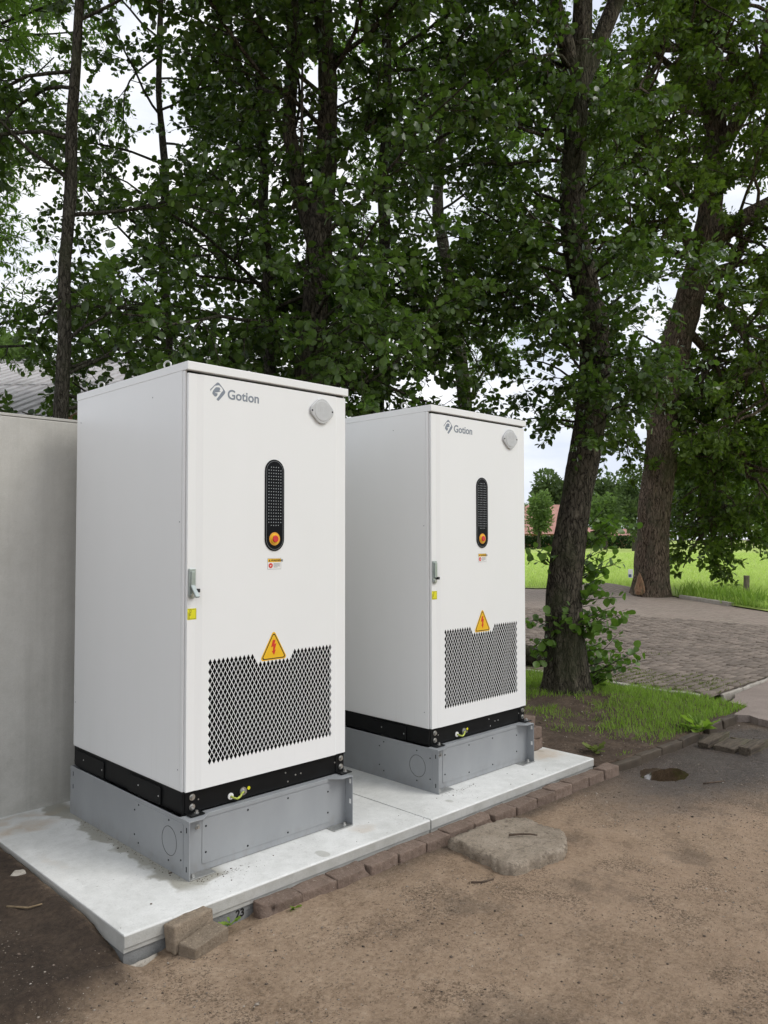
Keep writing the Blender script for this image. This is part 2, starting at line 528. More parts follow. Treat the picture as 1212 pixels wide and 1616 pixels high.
def mk_ground():
    t = NT('yard_ground')
    p = t.pos()
    x, y, z = t.xyz(p)
    big = t.noise(p, .9, 5, .6)
    mid = t.noise(p, 5.5, 6, .65)
    fine = t.noise(p, 42, 5, .7)
    grain = t.noise(p, 260, 3, .7)
    wob = t.math('MULTIPLY_ADD', mid, .6, -.30)
    f = t.math('ADD', t.math('MULTIPLY', big, .22), t.math('ADD', t.math('MULTIPLY', mid, .26), t.math('ADD', t.math('MULTIPLY', fine, .32), t.math('MULTIPLY', grain, .20))))
    sand = t.ramp(f, [(.37, (.120, .081, .052)), (.445, (.295, .208, .136)), (.52, (.415, .302, .205)), (.60, (.54, .41, .29))])
    # orange-sandier towards the lower right of the yard
    warm = t.math('MULTIPLY', t.smooth(t.math('SUBTRACT', x, y), .8, 3.2), t.smooth(big, .35, .6))
    sand = t.mix(t.math('MULTIPLY', warm, .5), sand, (.44, .31, .21))
    soil = t.ramp(f, [(.38, (.020, .014, .010)), (.5, (.058, .041, .029)), (.62, (.115, .083, .058))])
    s1 = t.math('MULTIPLY', t.smooth(t.math('ADD', x, t.math('MULTIPLY', wob, .35)), -.38, -.50),
                t.smooth(t.math('ADD', y, t.math('ADD', t.math('MULTIPLY', wob, .7), t.math('MULTIPLY', t.math('ADD', x, .45), -.25))), -.62, -.30))
    s2 = t.smooth(t.math('ADD', y, wob), 1.3, 1.7)
    c = t.mix(t.math('MAXIMUM', s1, s2), sand, soil)
    # damp darker patches and the wet grey ground round the puddle
    damp = t.math('MULTIPLY', t.smooth(t.noise(p, 2.6, 5, .6), .53, .66), t.smooth(x, -.4, .2))
    c = t.mix(t.math('MULTIPLY', damp, .42), c, (.075, .058, .044))
    dx = t.math('DIVIDE', t.math('SUBTRACT', t.math('ADD', x, t.math('MULTIPLY', wob, 1.2)), 4.1), 1.9)
    dy = t.math('DIVIDE', t.math('SUBTRACT', t.math('ADD', y, t.math('MULTIPLY', wob, .6)), -.78), .80)
    d = t.math('SQRT', t.math('ADD', t.math('MULTIPLY', dx, dx), t.math('MULTIPLY', dy, dy)))
    wet = t.smooth(d, 1.1, .45)
    grey = t.ramp(f, [(.36, (.022, .020, .019)), (.62, (.078, .070, .066))])
    c = t.mix(t.math('MULTIPLY', wet, .9), c, grey)
    kerbdamp = t.math('MULTIPLY', t.smooth(t.math('ADD', y, t.math('MULTIPLY', wob, .35)), -.62, -.44), t.smooth(x, .3, 1.2))
    c = t.mix(t.math('MULTIPLY', kerbdamp, .75), c, (.070, .054, .042))
    c = t.mix(t.smooth(grain, .35, .75, 0, .35), c, (.05, .04, .032))
    fl = t.noise(p, 95, 3, .75, .8)
    clot = t.noise(p, 3.1, 4, .6, .6)
    flg = t.math('ADD', fl, t.smooth(clot, .45, .68, -.03, .10))
    c = t.mix(t.smooth(flg, .57, .66, 0, .66), c, (.052, .037, .026))
    c = t.mix(t.math('MULTIPLY', t.smooth(fl, .42, .33, 0, .55), t.math('SUBTRACT', 1.0, s1)), c, (.43, .345, .26))
    fl2 = t.noise(t.scale(p, (1, 1.6, 1)), 34, 4, .7, 1.2)
    c = t.mix(t.smooth(fl2, .58, .68, 0, .5), c, (.062, .045, .032))
    pale = t.smooth(t.voronoi(p, 70), .085, .05)
    c = t.mix(t.math('MULTIPLY', t.math('MULTIPLY', pale, t.smooth(t.noise(p, 17, 2), .57, .63)), .75), c, (.46, .42, .36))
    rough = t.math('MULTIPLY_ADD', wet, -.40, .93)
    h = t.math('ADD', t.math('MULTIPLY', fine, .8), t.math('MULTIPLY', grain, .5))
    return t.set(c, rough, 0, .28, t.bump(h, 1.0, .016))
MAT['ground'] = mk_ground()

def mk_soil():
    t = NT('garden_soil')
    p = t.pos()
    f = t.math('ADD', t.math('MULTIPLY', t.noise(p, 5, 6, .65), .5), t.math('MULTIPLY', t.noise(p, 46, 5, .7), .5))
    c = t.ramp(f, [(.36, (.034, .024, .017)), (.5, (.070, .050, .036)), (.64, (.125, .094, .068))])
    return t.set(c, .95, 0, .2, t.bump(f, .9, .014))
MAT['soil'] = mk_soil()

def mk_asphalt():
    t = NT('worn_path_surface')
    p = t.pos()
    f = t.math('ADD', t.math('MULTIPLY', t.noise(p, 2.2, 5, .6), .5), t.math('MULTIPLY', t.noise(p, 70, 4, .7), .5))
    c = t.ramp(f, [(.36, (.165, .132, .112)), (.62, (.285, .238, .208))])
    v = t.smooth(t.voronoi(p, 120), .15, .08)
    c = t.mix(t.math('MULTIPLY', v, .4), c, (.42, .38, .34))
    return t.set(c, .92, 0, .25, t.bump(f, .6, .006))
MAT['asphalt'] = mk_asphalt()

def mk_drive():
    t = NT('driveway_joint_sand_and_far_pavers')
    p = t.pos()
    x, y, z = t.xyz(p)
    br = t.n('ShaderNodeTexBrick')
    br.offset = .5
    t.link(p, br.inputs['Vector'])
    br.inputs['Scale'].default_value = 1.0
    br.inputs['Brick Width'].default_value = .212
    br.inputs['Row Height'].default_value = .108
    br.inputs['Mortar Size'].default_value = .007
    br.inputs['Mortar Smooth'].default_value = .3
    br.inputs['Color1'].default_value = (.32, .27, .222, 1)
    br.inputs['Color2'].default_value = (.255, .21, .172, 1)
    br.inputs['Mortar'].default_value = (.085, .070, .055, 1)
    c = t.mix(t.smooth(t.noise(p, 1.3, 5), .35, .65, 0, .35), br.outputs['Color'], (.30, .235, .20))
    c = t.mix(t.smooth(t.noise(p, 30, 4, .7), .4, .7, 0, .35), c, (.16, .13, .11))
    near = t.smooth(x, 12.9, 12.5)                     # where real pavers lie, this sheet is only their joint filling
    j = t.mix(t.smooth(t.noise(p, 2.5, 4), .45, .6), (.060, .050, .038), (.055, .068, .024))
    c = t.mix(near, c, j)
    h = t.math('SUBTRACT', t.math('MULTIPLY', t.noise(p, 30, 4), .3), br.outputs['Fac'])
    return t.set(c, .92, 0, .25, t.bump(h, .5, .008))
MAT['drive'] = mk_drive()

def mk_field():
    t = NT('field_green')
    p = t.pos()
    f = t.math('ADD', t.math('MULTIPLY', t.noise(p, .35, 5, .6), .4), t.math('MULTIPLY', t.noise(t.scale(p, (1, 1, 1)), 6, 6, .75), .6))
    c = t.ramp(f, [(.34, (.27, .36, .07)), (.5, (.41, .52, .13)), (.66, (.50, .61, .20))])
    return t.set(c, .8, 0, .2, t.bump(t.noise(p, 9, 6, .8), 1.0, .12))
MAT['field'] = mk_field()

def mk_leaf(name, dark, light, yellow, trans=.38, rough=.42, spec=.38, yamt=.06):
    t = NT(name)
    r = t.math('FRACT', t.math('ADD', t.island(), t.orand()))
    cl = t.noise(t.pos(), .9, 3, .6)
    f = t.math('ADD', t.math('MULTIPLY', r, .65), t.math('MULTIPLY', cl, .35))
    c = t.ramp(f, [(.15, dark), (.75, light), (1.0 - yamt, light), (1.0, yellow)])
    back = t.n('ShaderNodeNewGeometry').outputs['Backfacing']
    c2 = t.mix(t.math('MULTIPLY', back, .35), c, tuple(min(1, v * 1.5 + .012) for v in light))
    t.set(c2, rough, 0, spec)
    tr = t.n('ShaderNodeBsdfTranslucent')
    t.link(t.mix(.6, c, tuple((a * 1.3, a2 * 1.55, a3 * .7)[i] for i, (a, a2, a3) in enumerate([light] * 3)), 'MIX'), tr.inputs[0])
    mx = t.n('ShaderNodeMixShader')
    mx.inputs[0].default_value = trans
    t.link(t.p.outputs[0], mx.inputs[1]); t.link(tr.outputs[0], mx.inputs[2])
    t.link(mx.outputs[0], t.out.inputs[0])
    return t.m
MAT['leaf_alder'] = mk_leaf('alder_leaf', (.014, .034, .007), (.082, .140, .023), (.30, .36, .055), .36, .33, .48, .12)
MAT['leaf_young'] = mk_leaf('young_alder_leaf', (.055, .115, .018), (.115, .205, .032), (.24, .30, .05), .40, .38, .38)
MAT['leaf_oak'] = mk_leaf('oak_leaf', (.018, .036, .007), (.105, .158, .023), (.30, .34, .05), .40, .46, .32, .17)
MAT['leaf_ash'] = mk_leaf('ash_leaflet', (.065, .125, .022), (.150, .245, .045), (.28, .34, .07), .48, .5, .3, .12)
MAT['leaf_far'] = mk_leaf('far_tree_leaf', (.055, .085, .035), (.110, .155, .065), (.16, .2, .09), .35, .6, .2)
MAT['leaf_far_light'] = mk_leaf('far_light_tree_leaf', (.085, .135, .045), (.15, .22, .075), (.2, .26, .1), .4, .6, .2)
MAT['leaf_hedge'] = mk_leaf('hedge_leaf', (.018, .040, .012), (.035, .070, .020), (.05, .09, .03), .2, .6, .2)
MAT['grass'] = mk_leaf('grass_blade', (.10, .175, .025), (.245, .365, .060), (.42, .39, .14), .42, .5, .3)
MAT['grass_dry'] = mk_leaf('mossy_grass_blade', (.075, .10, .02), (.15, .185, .045), (.25, .22, .09), .3, .6, .2)
MAT['field_grass'] = mk_leaf('field_grass_blade', (.30, .42, .085), (.52, .63, .21), (.72, .75, .42), .40, .5, .3)

def mk_bark(name, dark, light, sc, moss, vs=.22, dist=.03):
    t = NT(name)
    p = t.pos()
    wv = t.n('ShaderNodeVectorMath', operation='MULTIPLY_ADD')
    nz_ = t.n('ShaderNodeTexNoise'); t.link(p, nz_.inputs['Vector']); nz_.inputs['Scale'].default_value = sc * .45; nz_.inputs['Detail'].default_value = 3
    t.link(nz_.outputs['Color'], wv.inputs[0]); wv.inputs[1].default_value = (1.6 / sc,) * 3; t.link(p, wv.inputs[2])
    q = t.scale(wv.outputs[0], (1, 1, vs))
    v = t.voronoi(q, sc * 1.5, 'DISTANCE_TO_EDGE')
    n1 = t.noise(q, sc * 1.3, 5, .65, .2)
    ridged = t.math('ABSOLUTE', t.math('SUBTRACT', n1, .5))
    n = t.noise(q, sc * 4.5, 5, .7, .3)
    h = t.math('ADD', t.math('ADD', t.math('MULTIPLY', t.smooth(v, .0, .22), .35), t.math('MULTIPLY', t.smooth(ridged, .0, .12), .35)), t.math('MULTIPLY', n, .45))
    c = t.ramp(h, [(.22, dark), (.62, light), (.95, tuple(x * 1.5 for x in light))])
    c = t.mix(t.smooth(t.noise(p, 2.4, 4), .45, .66, 0, .6), c, moss)
    return t.set(c, .95, 0, .15, t.bump(h, .9, dist))
MAT['bark_alder'] = mk_bark('alder_bark', (.014, .012, .009), (.092, .080, .060), 22, (.060, .066, .034))
MAT['bark_oak'] = mk_bark('oak_bark', (.026, .019, .013), (.150, .114, .084), 12, (.085, .085, .055), .16, .06)
MAT['bark_thin'] = mk_bark('thin_stem_bark', (.020, .018, .013), (.090, .082, .064), 26, (.070, .075, .045))
MAT['bare_wood'] = mk_wood('torn_bare_wood', (.085, .045, .026), (.36, .215, .125), (20, 20, 3))

def mk_roof():
    t = NT('pale_fibre_cement_sheet')
    p = t.pos()
    m = t.noise(p, 4, 6, .65)
    c = t.ramp(m, [(.3, (.43, .41, .42)), (.7, (.62, .60, .60))])
    c = t.mix(t.smooth(t.noise(p, 1.1, 4), .5, .7, 0, .35), c, (.30, .29, .27))
    return t.set(c, .8, 0, .3, t.bump(m, .3, .004))
MAT['roof_sheet'] = mk_roof()
def mk_tiles():
    t = NT('red_roof_tiles')
    o = t.obj()
    w = t.n('ShaderNodeTexWave', wave_type='BANDS', bands_direction='Z')
    t.link(o, w.inputs[0]); w.inputs['Scale'].default_value = 2.2
    c = t.ramp(t.noise(o, 1.5, 5, .7), [(.3, (.38, .19, .16)), (.7, (.54, .31, .27))])
    c = t.mix(t.smooth(w.outputs['Fac'], .0, .25, .35, 0), c, (.18, .08, .06))
    return t.set(c, .8, 0, .3)
MAT['tiles'] = mk_tiles()
MAT['house_brick'] = plain('house_brick_wall', (.30, .15, .10), .9, vary=.25, scale=3)
MAT['house_white'] = plain('white_window_paint', (.7, .7, .68), .5, vary=.05)
def mk_glass():
    t = NT('dark_window_glass')
    return t.set(t.ramp(t.noise(t.obj(), 2), [(.3, (.02, .025, .03)), (.7, (.05, .055, .06))]), .06, 0, .6)
MAT['glass'] = mk_glass()
def mk_water():
    t = NT('puddle_water')
    n = t.noise(t.pos(), 9, 2)
    return t.set(t.ramp(n, [(.3, (.030, .020, .012)), (.7, (.050, .034, .021))]), .03, 0, .6, t.bump(n, .05, .004))
MAT['water'] = mk_water()
MAT['pebble'] = None
def mk_pebble():
    t = NT('mixed_pebbles')
    r = t.island()
    c = t.ramp(r, [(.0, (.045, .034, .027)), (.45, (.13, .10, .078)), (.75, (.24, .20, .16)), (.965, (.33, .29, .24)), (1.0, (.62, .58, .52))])
    return t.set(c, .85, 0, .3, t.bump(t.noise(t.pos(), 200, 3), .4, .002))
MAT['pebble'] = mk_pebble()
MAT['twig'] = plain('dry_twig', (.085, .058, .040), .9, vary=.4, scale=40)
MAT['straw'] = plain('dry_straw', (.19, .14, .08), .9, vary=.3, scale=40)

# ------------------------------------------------------------------ ground, yard
def grid_axis(lo, hi, step, far):
    a = list(np.arange(lo, hi + 1e-6, step))
    s, x = step, hi
    while x < far:
        s *= 1.35; x += s; a.append(x)
    s, x = step, lo
    while x > -far:
        s *= 1.35; x -= s; a.insert(0, x)
    return np.array(a)

def sheet(xs, ys, hfun):
    X, Y = np.meshgrid(xs, ys)
    Z = hfun(X, Y)
    v = np.stack([X, Y, Z], -1).reshape(-1, 3)
    nx, ny = len(xs), len(ys)
    i = np.arange(nx * ny).reshape(ny, nx)
    f = np.stack([i[:-1, :-1], i[:-1, 1:], i[1:, 1:], i[1:, :-1]], -1).reshape(-1, 4)
    return v, f

PUD = (3.44, -0.67)
def ground_h(X, Y):
    P = np.stack([X, Y, np.zeros_like(X)], -1)
    fade = np.exp(-((np.abs(X - 2) / 6) ** 4 + (np.abs(Y + .5) / 4) ** 4))
    h = -0.105 + fade * ((fbm(P * 1.1, 3, 3) - .5) * .035 + (fbm(P * 7, 3, 9) - .5) * .012 + (fbm(P * 30, 2, 21) - .5) * .007)
    # dark soil left of the pad: banked up against it towards the wall, lumpy, with a small step down to the yard
    soil = sstep(-.40, -.50, X) * sstep(-.50, -.36, Y)
    h = h + soil * (.048 + .035 * sstep(.1, 1.1, Y) + fade * (fbm(P * 14, 3, 31) - .5) * .030)
    h = h + sstep(-.40, -.46, X) * .050 * np.exp(-np.clip(-.45 - X, 0, 9) / .16) * sstep(-.28, .05, Y) * (Y < 1.4)
    h = np.where((X < -.38) & (Y < 1.6) & (Y > -1), np.minimum(h, -.014 + .012 * sstep(-.5, -.6, X)), h)
    h = h - sstep(.16, .0, np.hypot((X + .50) / 1.6, (Y + .33) / .6)) * .035
    h = h - .034 * sstep(-.47, -.36, Y) * sstep(-.20, -.02, X) * sstep(.22, .12, X)
    h = h - .02 * sstep(-.52, -.36, Y) * sstep(-.46, -.36, X) * sstep(-.2, -.28, X)
    # shallow dip under the puddle
    d = np.hypot((X - PUD[0]) * .72 + (Y - PUD[1]) * .72, ((X - PUD[0]) * .72 - (Y - PUD[1]) * .72) * .55)
    d = np.hypot((X - PUD[0]) / .21, (Y - PUD[1]) / .17)
    h = h - .030 * sstep(1.9, .4, d)
    h = np.where(np.abs(X - 2) + np.abs(Y) > 14, np.minimum(h, -.105), h)
    return h
xs = grid_axis(-1.7, 5.6, .019, 900)
ys = grid_axis(-2.7, 1.3, .019, 900)
v, f = sheet(xs, ys, ground_h)
ground = link_mesh('ground', fast_mesh('ground', v, f, True), MAT['ground'])
tag(ground, 'brown sandy yard ground with damp dark patches in front of the pad', kind='structure')

# puddle: a still, flat sheet of water in the dip; the uneven ground draws its shoreline
pts = []
for k in range(48):
    a = 2 * math.pi * k / 48
    rr = 1 + .16 * math.sin(2 * a + .6) + .10 * math.sin(5 * a) + .05 * math.sin(9 * a + 1)
    pts.append((PUD[0] + .25 * rr * math.cos(a), PUD[1] + .20 * rr * math.sin(a)))
ring = np.array([(PUD[0] + .195 * math.cos(a), PUD[1] + .15 * math.sin(a)) for a in np.linspace(0, 6.28, 48)])
gz = float(np.percentile(ground_h(ring[:, 0], ring[:, 1]), 42)) - .017
pud = MB().add([(x, y, gz + .017) for x, y in pts], [list(range(40))]).build('puddle', MAT['water'])
tag(pud, 'small muddy puddle reflecting the sky on the wet yard', kind='structure')

# ------------------------------------------------------------------ concrete pad and wall
def slab_piece(x0, x1, label):
    root = empty('concrete_slab', ((x0 + x1) / 2, .6, 0))
    tag(root, label, 'slab', 'concrete slabs of the pad')
    ox, oy = (x0 + x1) / 2, .6
    m = MB()
    # top plate with a small lip and a chamfered front edge
    prof = [(-.336, -.054), (-.336, -.006), (-.331, .0), (1.50, .0), (1.50, -.075), (-.330, -.075), (-.330, -.054)]
    m.prism_x(prof, x0, x1)
    m.v = [(a - ox, b - oy, c) for a, b, c in m.v]
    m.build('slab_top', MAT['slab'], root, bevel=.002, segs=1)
    m = MB().box(x0 + .004 - ox, x1 - .004 - ox, -.322 - oy, 1.49 - oy, -.42, -.0752)
    m.build('footing', MAT['footing'], root)
    return root
slabL = slab_piece(-.445, 1.336, 'pale concrete slab under the nearer cabinet, left half of the pad')
slabR = slab_piece(1.344, 3.05, 'pale concrete slab under the farther cabinet, right half of the pad')

def text_mesh(body, size, extrude=.0006, offset=0.0, align='LEFT', spacing=1.0):
    cu = bpy.data.curves.new('lettering', 'FONT')
    cu.body = body; cu.size = size; cu.extrude = extrude; cu.offset = offset
    cu.align_x = align; cu.space_character = spacing; cu.resolution_u = 4
    ob = bpy.data.objects.new('lettering', cu)
    me = bpy.data.meshes.new_from_object(ob)
    bpy.data.objects.remove(ob)
    return me
t23 = link_mesh('painted_number', text_mesh('23', .046, .0010, .0010), MAT['black_print'], slabL)
t23.location = (.078 - (-.445 + 1.336) / 2, -.3235 - .6, -.114)
t23.rotation_euler = (R(90), 0, 0)

wall = empty('concrete_wall', (-1.0, 1.45, 0))
tag(wall, 'plain grey cast concrete wall standing behind the cabinets', 'wall')
for k, (a, b) in enumerate(((-3.6, -.75), (-.742, 2.75))):
    m = MB().box(a + 1.0, b + 1.0, -.08, .08, -.4, 2.235)
    m.build('wall_panel', MAT['wall'], wall, bevel=.008)
MB().box(-2.600, 3.750, -.0815, .0815, 2.236, 2.252).build('coping', MAT['wall'], wall, bevel=.003)

# ------------------------------------------------------------------ battery cabinets
def rounded(pts_c, n=6):
    """pts_c: list of (x, z, r) corners, counter-clockwise; returns the rounded outline."""
    out = []
    m = len(pts_c)
    for i in range(m):
        x, z, r = pts_c[i]
        p = np.array((x, z)); a = np.array(pts_c[i - 1][:2]); b = np.array(pts_c[(i + 1) % m][:2])
        if r <= 0:
            out.append((x, z)); continue
        da = (a - p) / np.linalg.norm(a - p); db = (b - p) / np.linalg.norm(b - p)
        ang = math.acos(max(-1, min(1, float(da @ db))))
        L = r / math.tan(ang / 2)
        c = p + (da + db) / np.linalg.norm(da + db) * (r / math.sin(ang / 2))
        s, e = p + da * L - c, p + db * L - c
        a0, a1 = math.atan2(s[1], s[0]), math.atan2(e[1], e[0])
        dlt = (a1 - a0 + math.pi) % (2 * math.pi) - math.pi
        for k in range(n + 1):
            an = a0 + dlt * k / n
            out.append((c[0] + r * math.cos(an), c[1] + r * math.sin(an)))
    return out

W, D = 1.0, 1.175
ZB, ZP, ZD, ZC, ZT = .264, .368, 2.318, 2.330, 2.372     # base top, plinth top, door top, cap bottom, cap top
DF = -.024                                               # front plane of the door

def grille_mesh():
    PX, PZ = .0241, .0418
    nA, rA = 32, 12
    gx0 = .505 - (nA - 1) * PX / 2
    gz0 = .725 - (rA - 1) * PZ / 2
    V, F = [], []
    def quadr(pts, flip=False):
        n = len(V); V.extend(pts); F.append(list(range(n, n + len(pts))))
    hx, hz = PX / 2, PZ / 2
    y0, y1 = DF, DF + .0007
    def cell(cx, cz, hole, clip):
        o = [(cx + hx, cz), (cx, cz + hz), (cx - hx, cz), (cx, cz - hz)]
        if clip:
            X0, X1, Z0, Z1 = clip
            q = []
            for x, z in o:
                if X0 - 1e-7 <= x <= X1 + 1e-7 and Z0 - 1e-7 <= z <= Z1 + 1e-7: q.append((x, z))
            if len(q) == 2 or len(q) == 3:
                # add the rhombus centre for quarter pieces; half pieces are the three corners left
                if len(q) == 2: q.append((cx, cz))
                c0 = (sum(a for a, b in q) / len(q), sum(b for a, b in q) / len(q))
                q.sort(key=lambda s: math.atan2(s[1] - c0[1], s[0] - c0[0]))
                quadr([(x, y0, z) for x, z in q])
            return
        if not hole:
            quadr([(x, y0, z) for x, z in o]); return
        k = .865
        i = [(cx + hx * k, cz), (cx, cz + hz * k), (cx - hx * k, cz), (cx, cz - hz * k)]
        for a in range(4):
            b = (a + 1) % 4
            quadr([(o[a][0], y0, o[a][1]), (o[b][0], y0, o[b][1]), (i[b][0], y0, i[b][1]), (i[a][0], y0, i[a][1])])
            quadr([(i[a][0], y0, i[a][1]), (i[b][0], y0, i[b][1]), (i[b][0], y1, i[b][1]), (i[a][0], y1, i[a][1])])
    X0, X1 = gx0 - hx, gx0 + (nA - 1) * PX + hx
    Z0, Z1 = gz0 - hz, gz0 + (rA - 1) * PZ + hz
    def is_hole(cx, cz):
        return not (cz > .922 and abs(cx - .505) < .098 + (cz - .92) * .62)
    for a in range(nA):
        for b in range(rA):
            cx, cz = gx0 + a * PX, gz0 + b * PZ
            cell(cx, cz, is_hole(cx, cz), None)
    for a in range(-1, nA):
        for b in range(-1, rA):
            cx, cz = gx0 + (a + .5) * PX, gz0 + (b + .5) * PZ
            edge = a < 0 or a == nA - 1 or b < 0 or b == rA - 1
            cell(cx, cz, is_hole(cx, cz), (X0, X1, Z0, Z1) if edge else None)
    m = MB(); m.v = V; m.f = F
    return m, (X0, X1, Z0, Z1)

def bolt(parent, c, axis, r, h=None, mat='zinc', name='bolt', n=6):
    h = h or r * .7
    a = np.array(axis, float)
    m = MB().cyl(c, a, r * 1.45, h * .3, 16)
    m.cyl(np.array(c) + a * h * .3, a, r, h, n, r * .9)
    return m.build(name, MAT[mat], parent)

def screw(parent, c, axis, r, mat='zinc'):
    m = MB().cyl(c, axis, r, r * .5, 10, r * .7)
    return m.build('screw', MAT[mat], parent)

def make_cabinet():
    root = empty('battery_cabinet', (0, 0, 0))
    # ---- white body: side and rear panels with thin folded seams
    m = MB().box(0, W, 0, D, ZP + .004, ZC + .001)
    body = m.build('body', MAT['paint'], root, bevel=.004)
    MB().box(-.0022, -.0004, .02, D - .004, ZP + .012, ZC + .0011).build('side_panel', MAT['paint'], body, bevel=.0008)
    MB().box(W + .0004, W + .0022, .02, D - .004, ZP + .012, ZC + .0011).build('side_panel', MAT['paint'], body, bevel=.0008)
    for z, y in ((.47, .035), (.62, 1.15), (1.62, .035), (2.20, 1.12), (2.24, .30)):
        screw(body, (-.0022, y, z), (-1, 0, 0), .0035, 'grey')
    # ---- roof cap
    cap = MB().box(-.0024, W + .006, -.029, D + .006, ZC + .0012, ZT).build('roof_cap', MAT['paint'], root, bevel=.003)
    for x, y in ((.05, .25), (.05, .98), (W - .05, .25), (W - .05, .98)):
        m = MB().cyl((x, y, ZT - .002), (0, 0, 1), .017, .010, 14)
        m.torus((x, y, ZT + .030), (1, .55, 0), .0195, .0048)
        m.build('lifting_eye', MAT['zinc'], cap, smooth=True)
    # ---- door: folded sheet with chamfered creases, opening for the grille
    gm, (gx0, gx1, gz0, gz1) = grille_mesh()
    xs_ = [.008, .052, .086, gx0, gx1, .918, .926, .991]
    yy = [-.019, -.019, DF, DF, DF, DF, -.019, -.019]
    zs_ = [ZP + .006, gz0, gz1, ZD]
    m = MB()
    V = [(x, y, z) for z in zs_ for x, y in zip(xs_, yy)]
    F = []
    nx = len(xs_)
    for r_ in range(3):
        for c_ in range(nx - 1):
            if r_ == 1 and c_ == 3: continue
            a = r_ * nx + c_
            F.append([a, a + 1, a + nx + 1, a + nx])
    base = len(V)
    loop = [0 * nx + c for c in range(nx)] + [1 * nx + nx - 1, 2 * nx + nx - 1] + [3 * nx + c for c in reversed(range(nx))] + [2 * nx, 1 * nx]
    for k in loop: V.append((V[k][0], -.003, V[k][2]))
    n = len(loop)
    for i in range(n):
        j = (i + 1) % n
        F.append([loop[j], loop[i], base + i, base + j])
    hole = [1 * nx + 3, 1 * nx + 4, 2 * nx + 4, 2 * nx + 3]
    hb = len(V)
    for k in hole: V.append((V[k][0], -.007, V[k][2]))
    for i in range(4):
        j = (i + 1) % 4
        F.append([hole[i], hole[j], hb + j, hb + i])
    m.v, m.f = V, F
    door = m.build('door', MAT['paint'], root, fix=True)
    gm.build('vent_grille', MAT['paint'], door, fix=False)
    MB().box(gx0 - .004, gx1 + .004, -.0068, -.0035, gz0 - .004, gz1 + .004).build('vent_shade_sheet', MAT['gap_shade'], door)  # black sheet: the dark inside painted behind the grille holes
    MB().box(.010, .989, -.0028, -.0002, ZD - .002, ZC - .001).build('door_gap_shade', MAT['gap_shade'], door)  # black strip: shade between door and cap put into colour
    F0 = DF
    # logo mark and lettering
    mk = MB()
    cx, cz = .166, 2.249
    k = .0455
    def L(pts): return [(cx + x * k, cz + z * k) for x, z in pts]
    # right half of the rounded square with its tail, and the thin upper-left arc
    mk.prism_y(L(rounded([(-.98, .10, 0), (-.02, 1.05, .22), (.96, .04, .25), (.50, -.50, .1), (.02, -1.02, .1), (-.22, -.86, .05), (.12, -.45, 0), (.42, -.02, 0), (.62, .16, .1), (.50, .42, .15), (.10, .70, .25), (-.40, .56, .2), (-.86, .06, 0), (-.92, -.10, 0)], 3)), F0 - .0006, F0 - .0001)
    # inner drop of the mark
    mk.prism_y(L(rounded([(-.62, .02, .2), (-.30, .42, .25), (.18, .46, .14), (.28, .18, .1), (.10, .16, 0), (.30, .04, 0), (-.10, -.10, 0), (-.44, -.16, 0), (-.06, -.24, 0), (-.16, -.52, .05), (-.40, -.60, .1), (-.74, -.30, .15)], 3)), F0 - .0006, F0 - .0001)
    mk.build('logo_mark', MAT['logo'], door)
    tm = text_mesh('Gotion', .0655, .0003, .0013, spacing=1.0)
    t = link_mesh('logo_lettering', tm, MAT['logo'], door)
    t.location = (.2175, F0 - .0005, 2.2205); t.rotation_euler = (R(90), 0, 0)
    # round pressure vent, a rounded diamond plate with a disc and two screws
    vx, vz = .812, 2.226
    o = rounded([(vx + .097, vz, .034), (vx, vz + .090, .058), (vx - .097, vz, .034), (vx, vz - .090, .058)], 10)
    vent = MB().prism_y(o, F0 - .013, F0 - .0002).build('vent_cover', MAT['cap_grey'], door, bevel=.005)
    MB().cyl((vx, F0 - .013, vz), (0, -1, 0), .0555, .0022, 40, .0525).build('vent_disc', MAT['cap_grey'], vent, bevel=.0006)
    for s in (-1, 1): screw(vent, (vx + s * .070, F0 - .0132, vz + s * .002), (0, -1, 0), .005, 'black')
    rb = MB()
    for i in range(5):
        rb.box(vx - .030 + i * .013, vx - .024 + i * .013, F0 - .0157, F0 - .0151, vz - .004, vz + .022)
    rb.box(vx - .016, vx + .016, F0 - .0157, F0 - .0151, vz - .024, vz - .010)
    rb.build('embossed_marks', MAT['cap_grey'], vent)
    # pill-shaped display with its rim line, rows of dots and the emergency stop
    px, pz0, pz1, pr = .503, 1.478, 1.944, .0605
    def pill(r, n=14):
        zc0, zc1 = pz0 + pr, pz1 - pr
        return [(px + r * math.cos(a), zc1 + r * math.sin(a)) for a in np.linspace(0, math.pi, n)] + \
               [(px + r * math.cos(a), zc0 + r * math.sin(a)) for a in np.linspace(math.pi, 2 * math.pi, n)]
    disp = MB().prism_y(pill(pr), F0 - .004, F0 - .0002).build('display_panel', MAT['black_gloss'], door, bevel=.0012)
    a, b = pill(pr - .0075), pill(pr - .0092)
    rm = MB(); n = len(a)
    rm.add([(x, F0 - .0044, z) for x, z in a] + [(x, F0 - .0044, z) for x, z in b], [[i, (i + 1) % n, n + (i + 1) % n, n + i] for i in range(n)])
    rm.build('rim_line', MAT['silver_line'], disp)
    dm = MB()
    for r_ in range(20):
        z = 1.904 - r_ * .01555
        for c_ in range(6):
            if r_ in (0, 19) and c_ in (0, 5): continue
            x = px + (c_ - 2.5) * .0150
            dm.box(x - .0016, x + .0016, F0 - .0046, F0 - .0041, z - .0019, z + .0019)
    tag(dm.build('indicator_dots', MAT['dot'], disp), kind='stuff')
    bx, bz = px - .001, 1.540
    MB().cyl((bx, F0 - .0041, bz), (0, -1, 0), .0335, .0015, 28).build('stop_plate', MAT['orange'], disp, bevel=.0008)
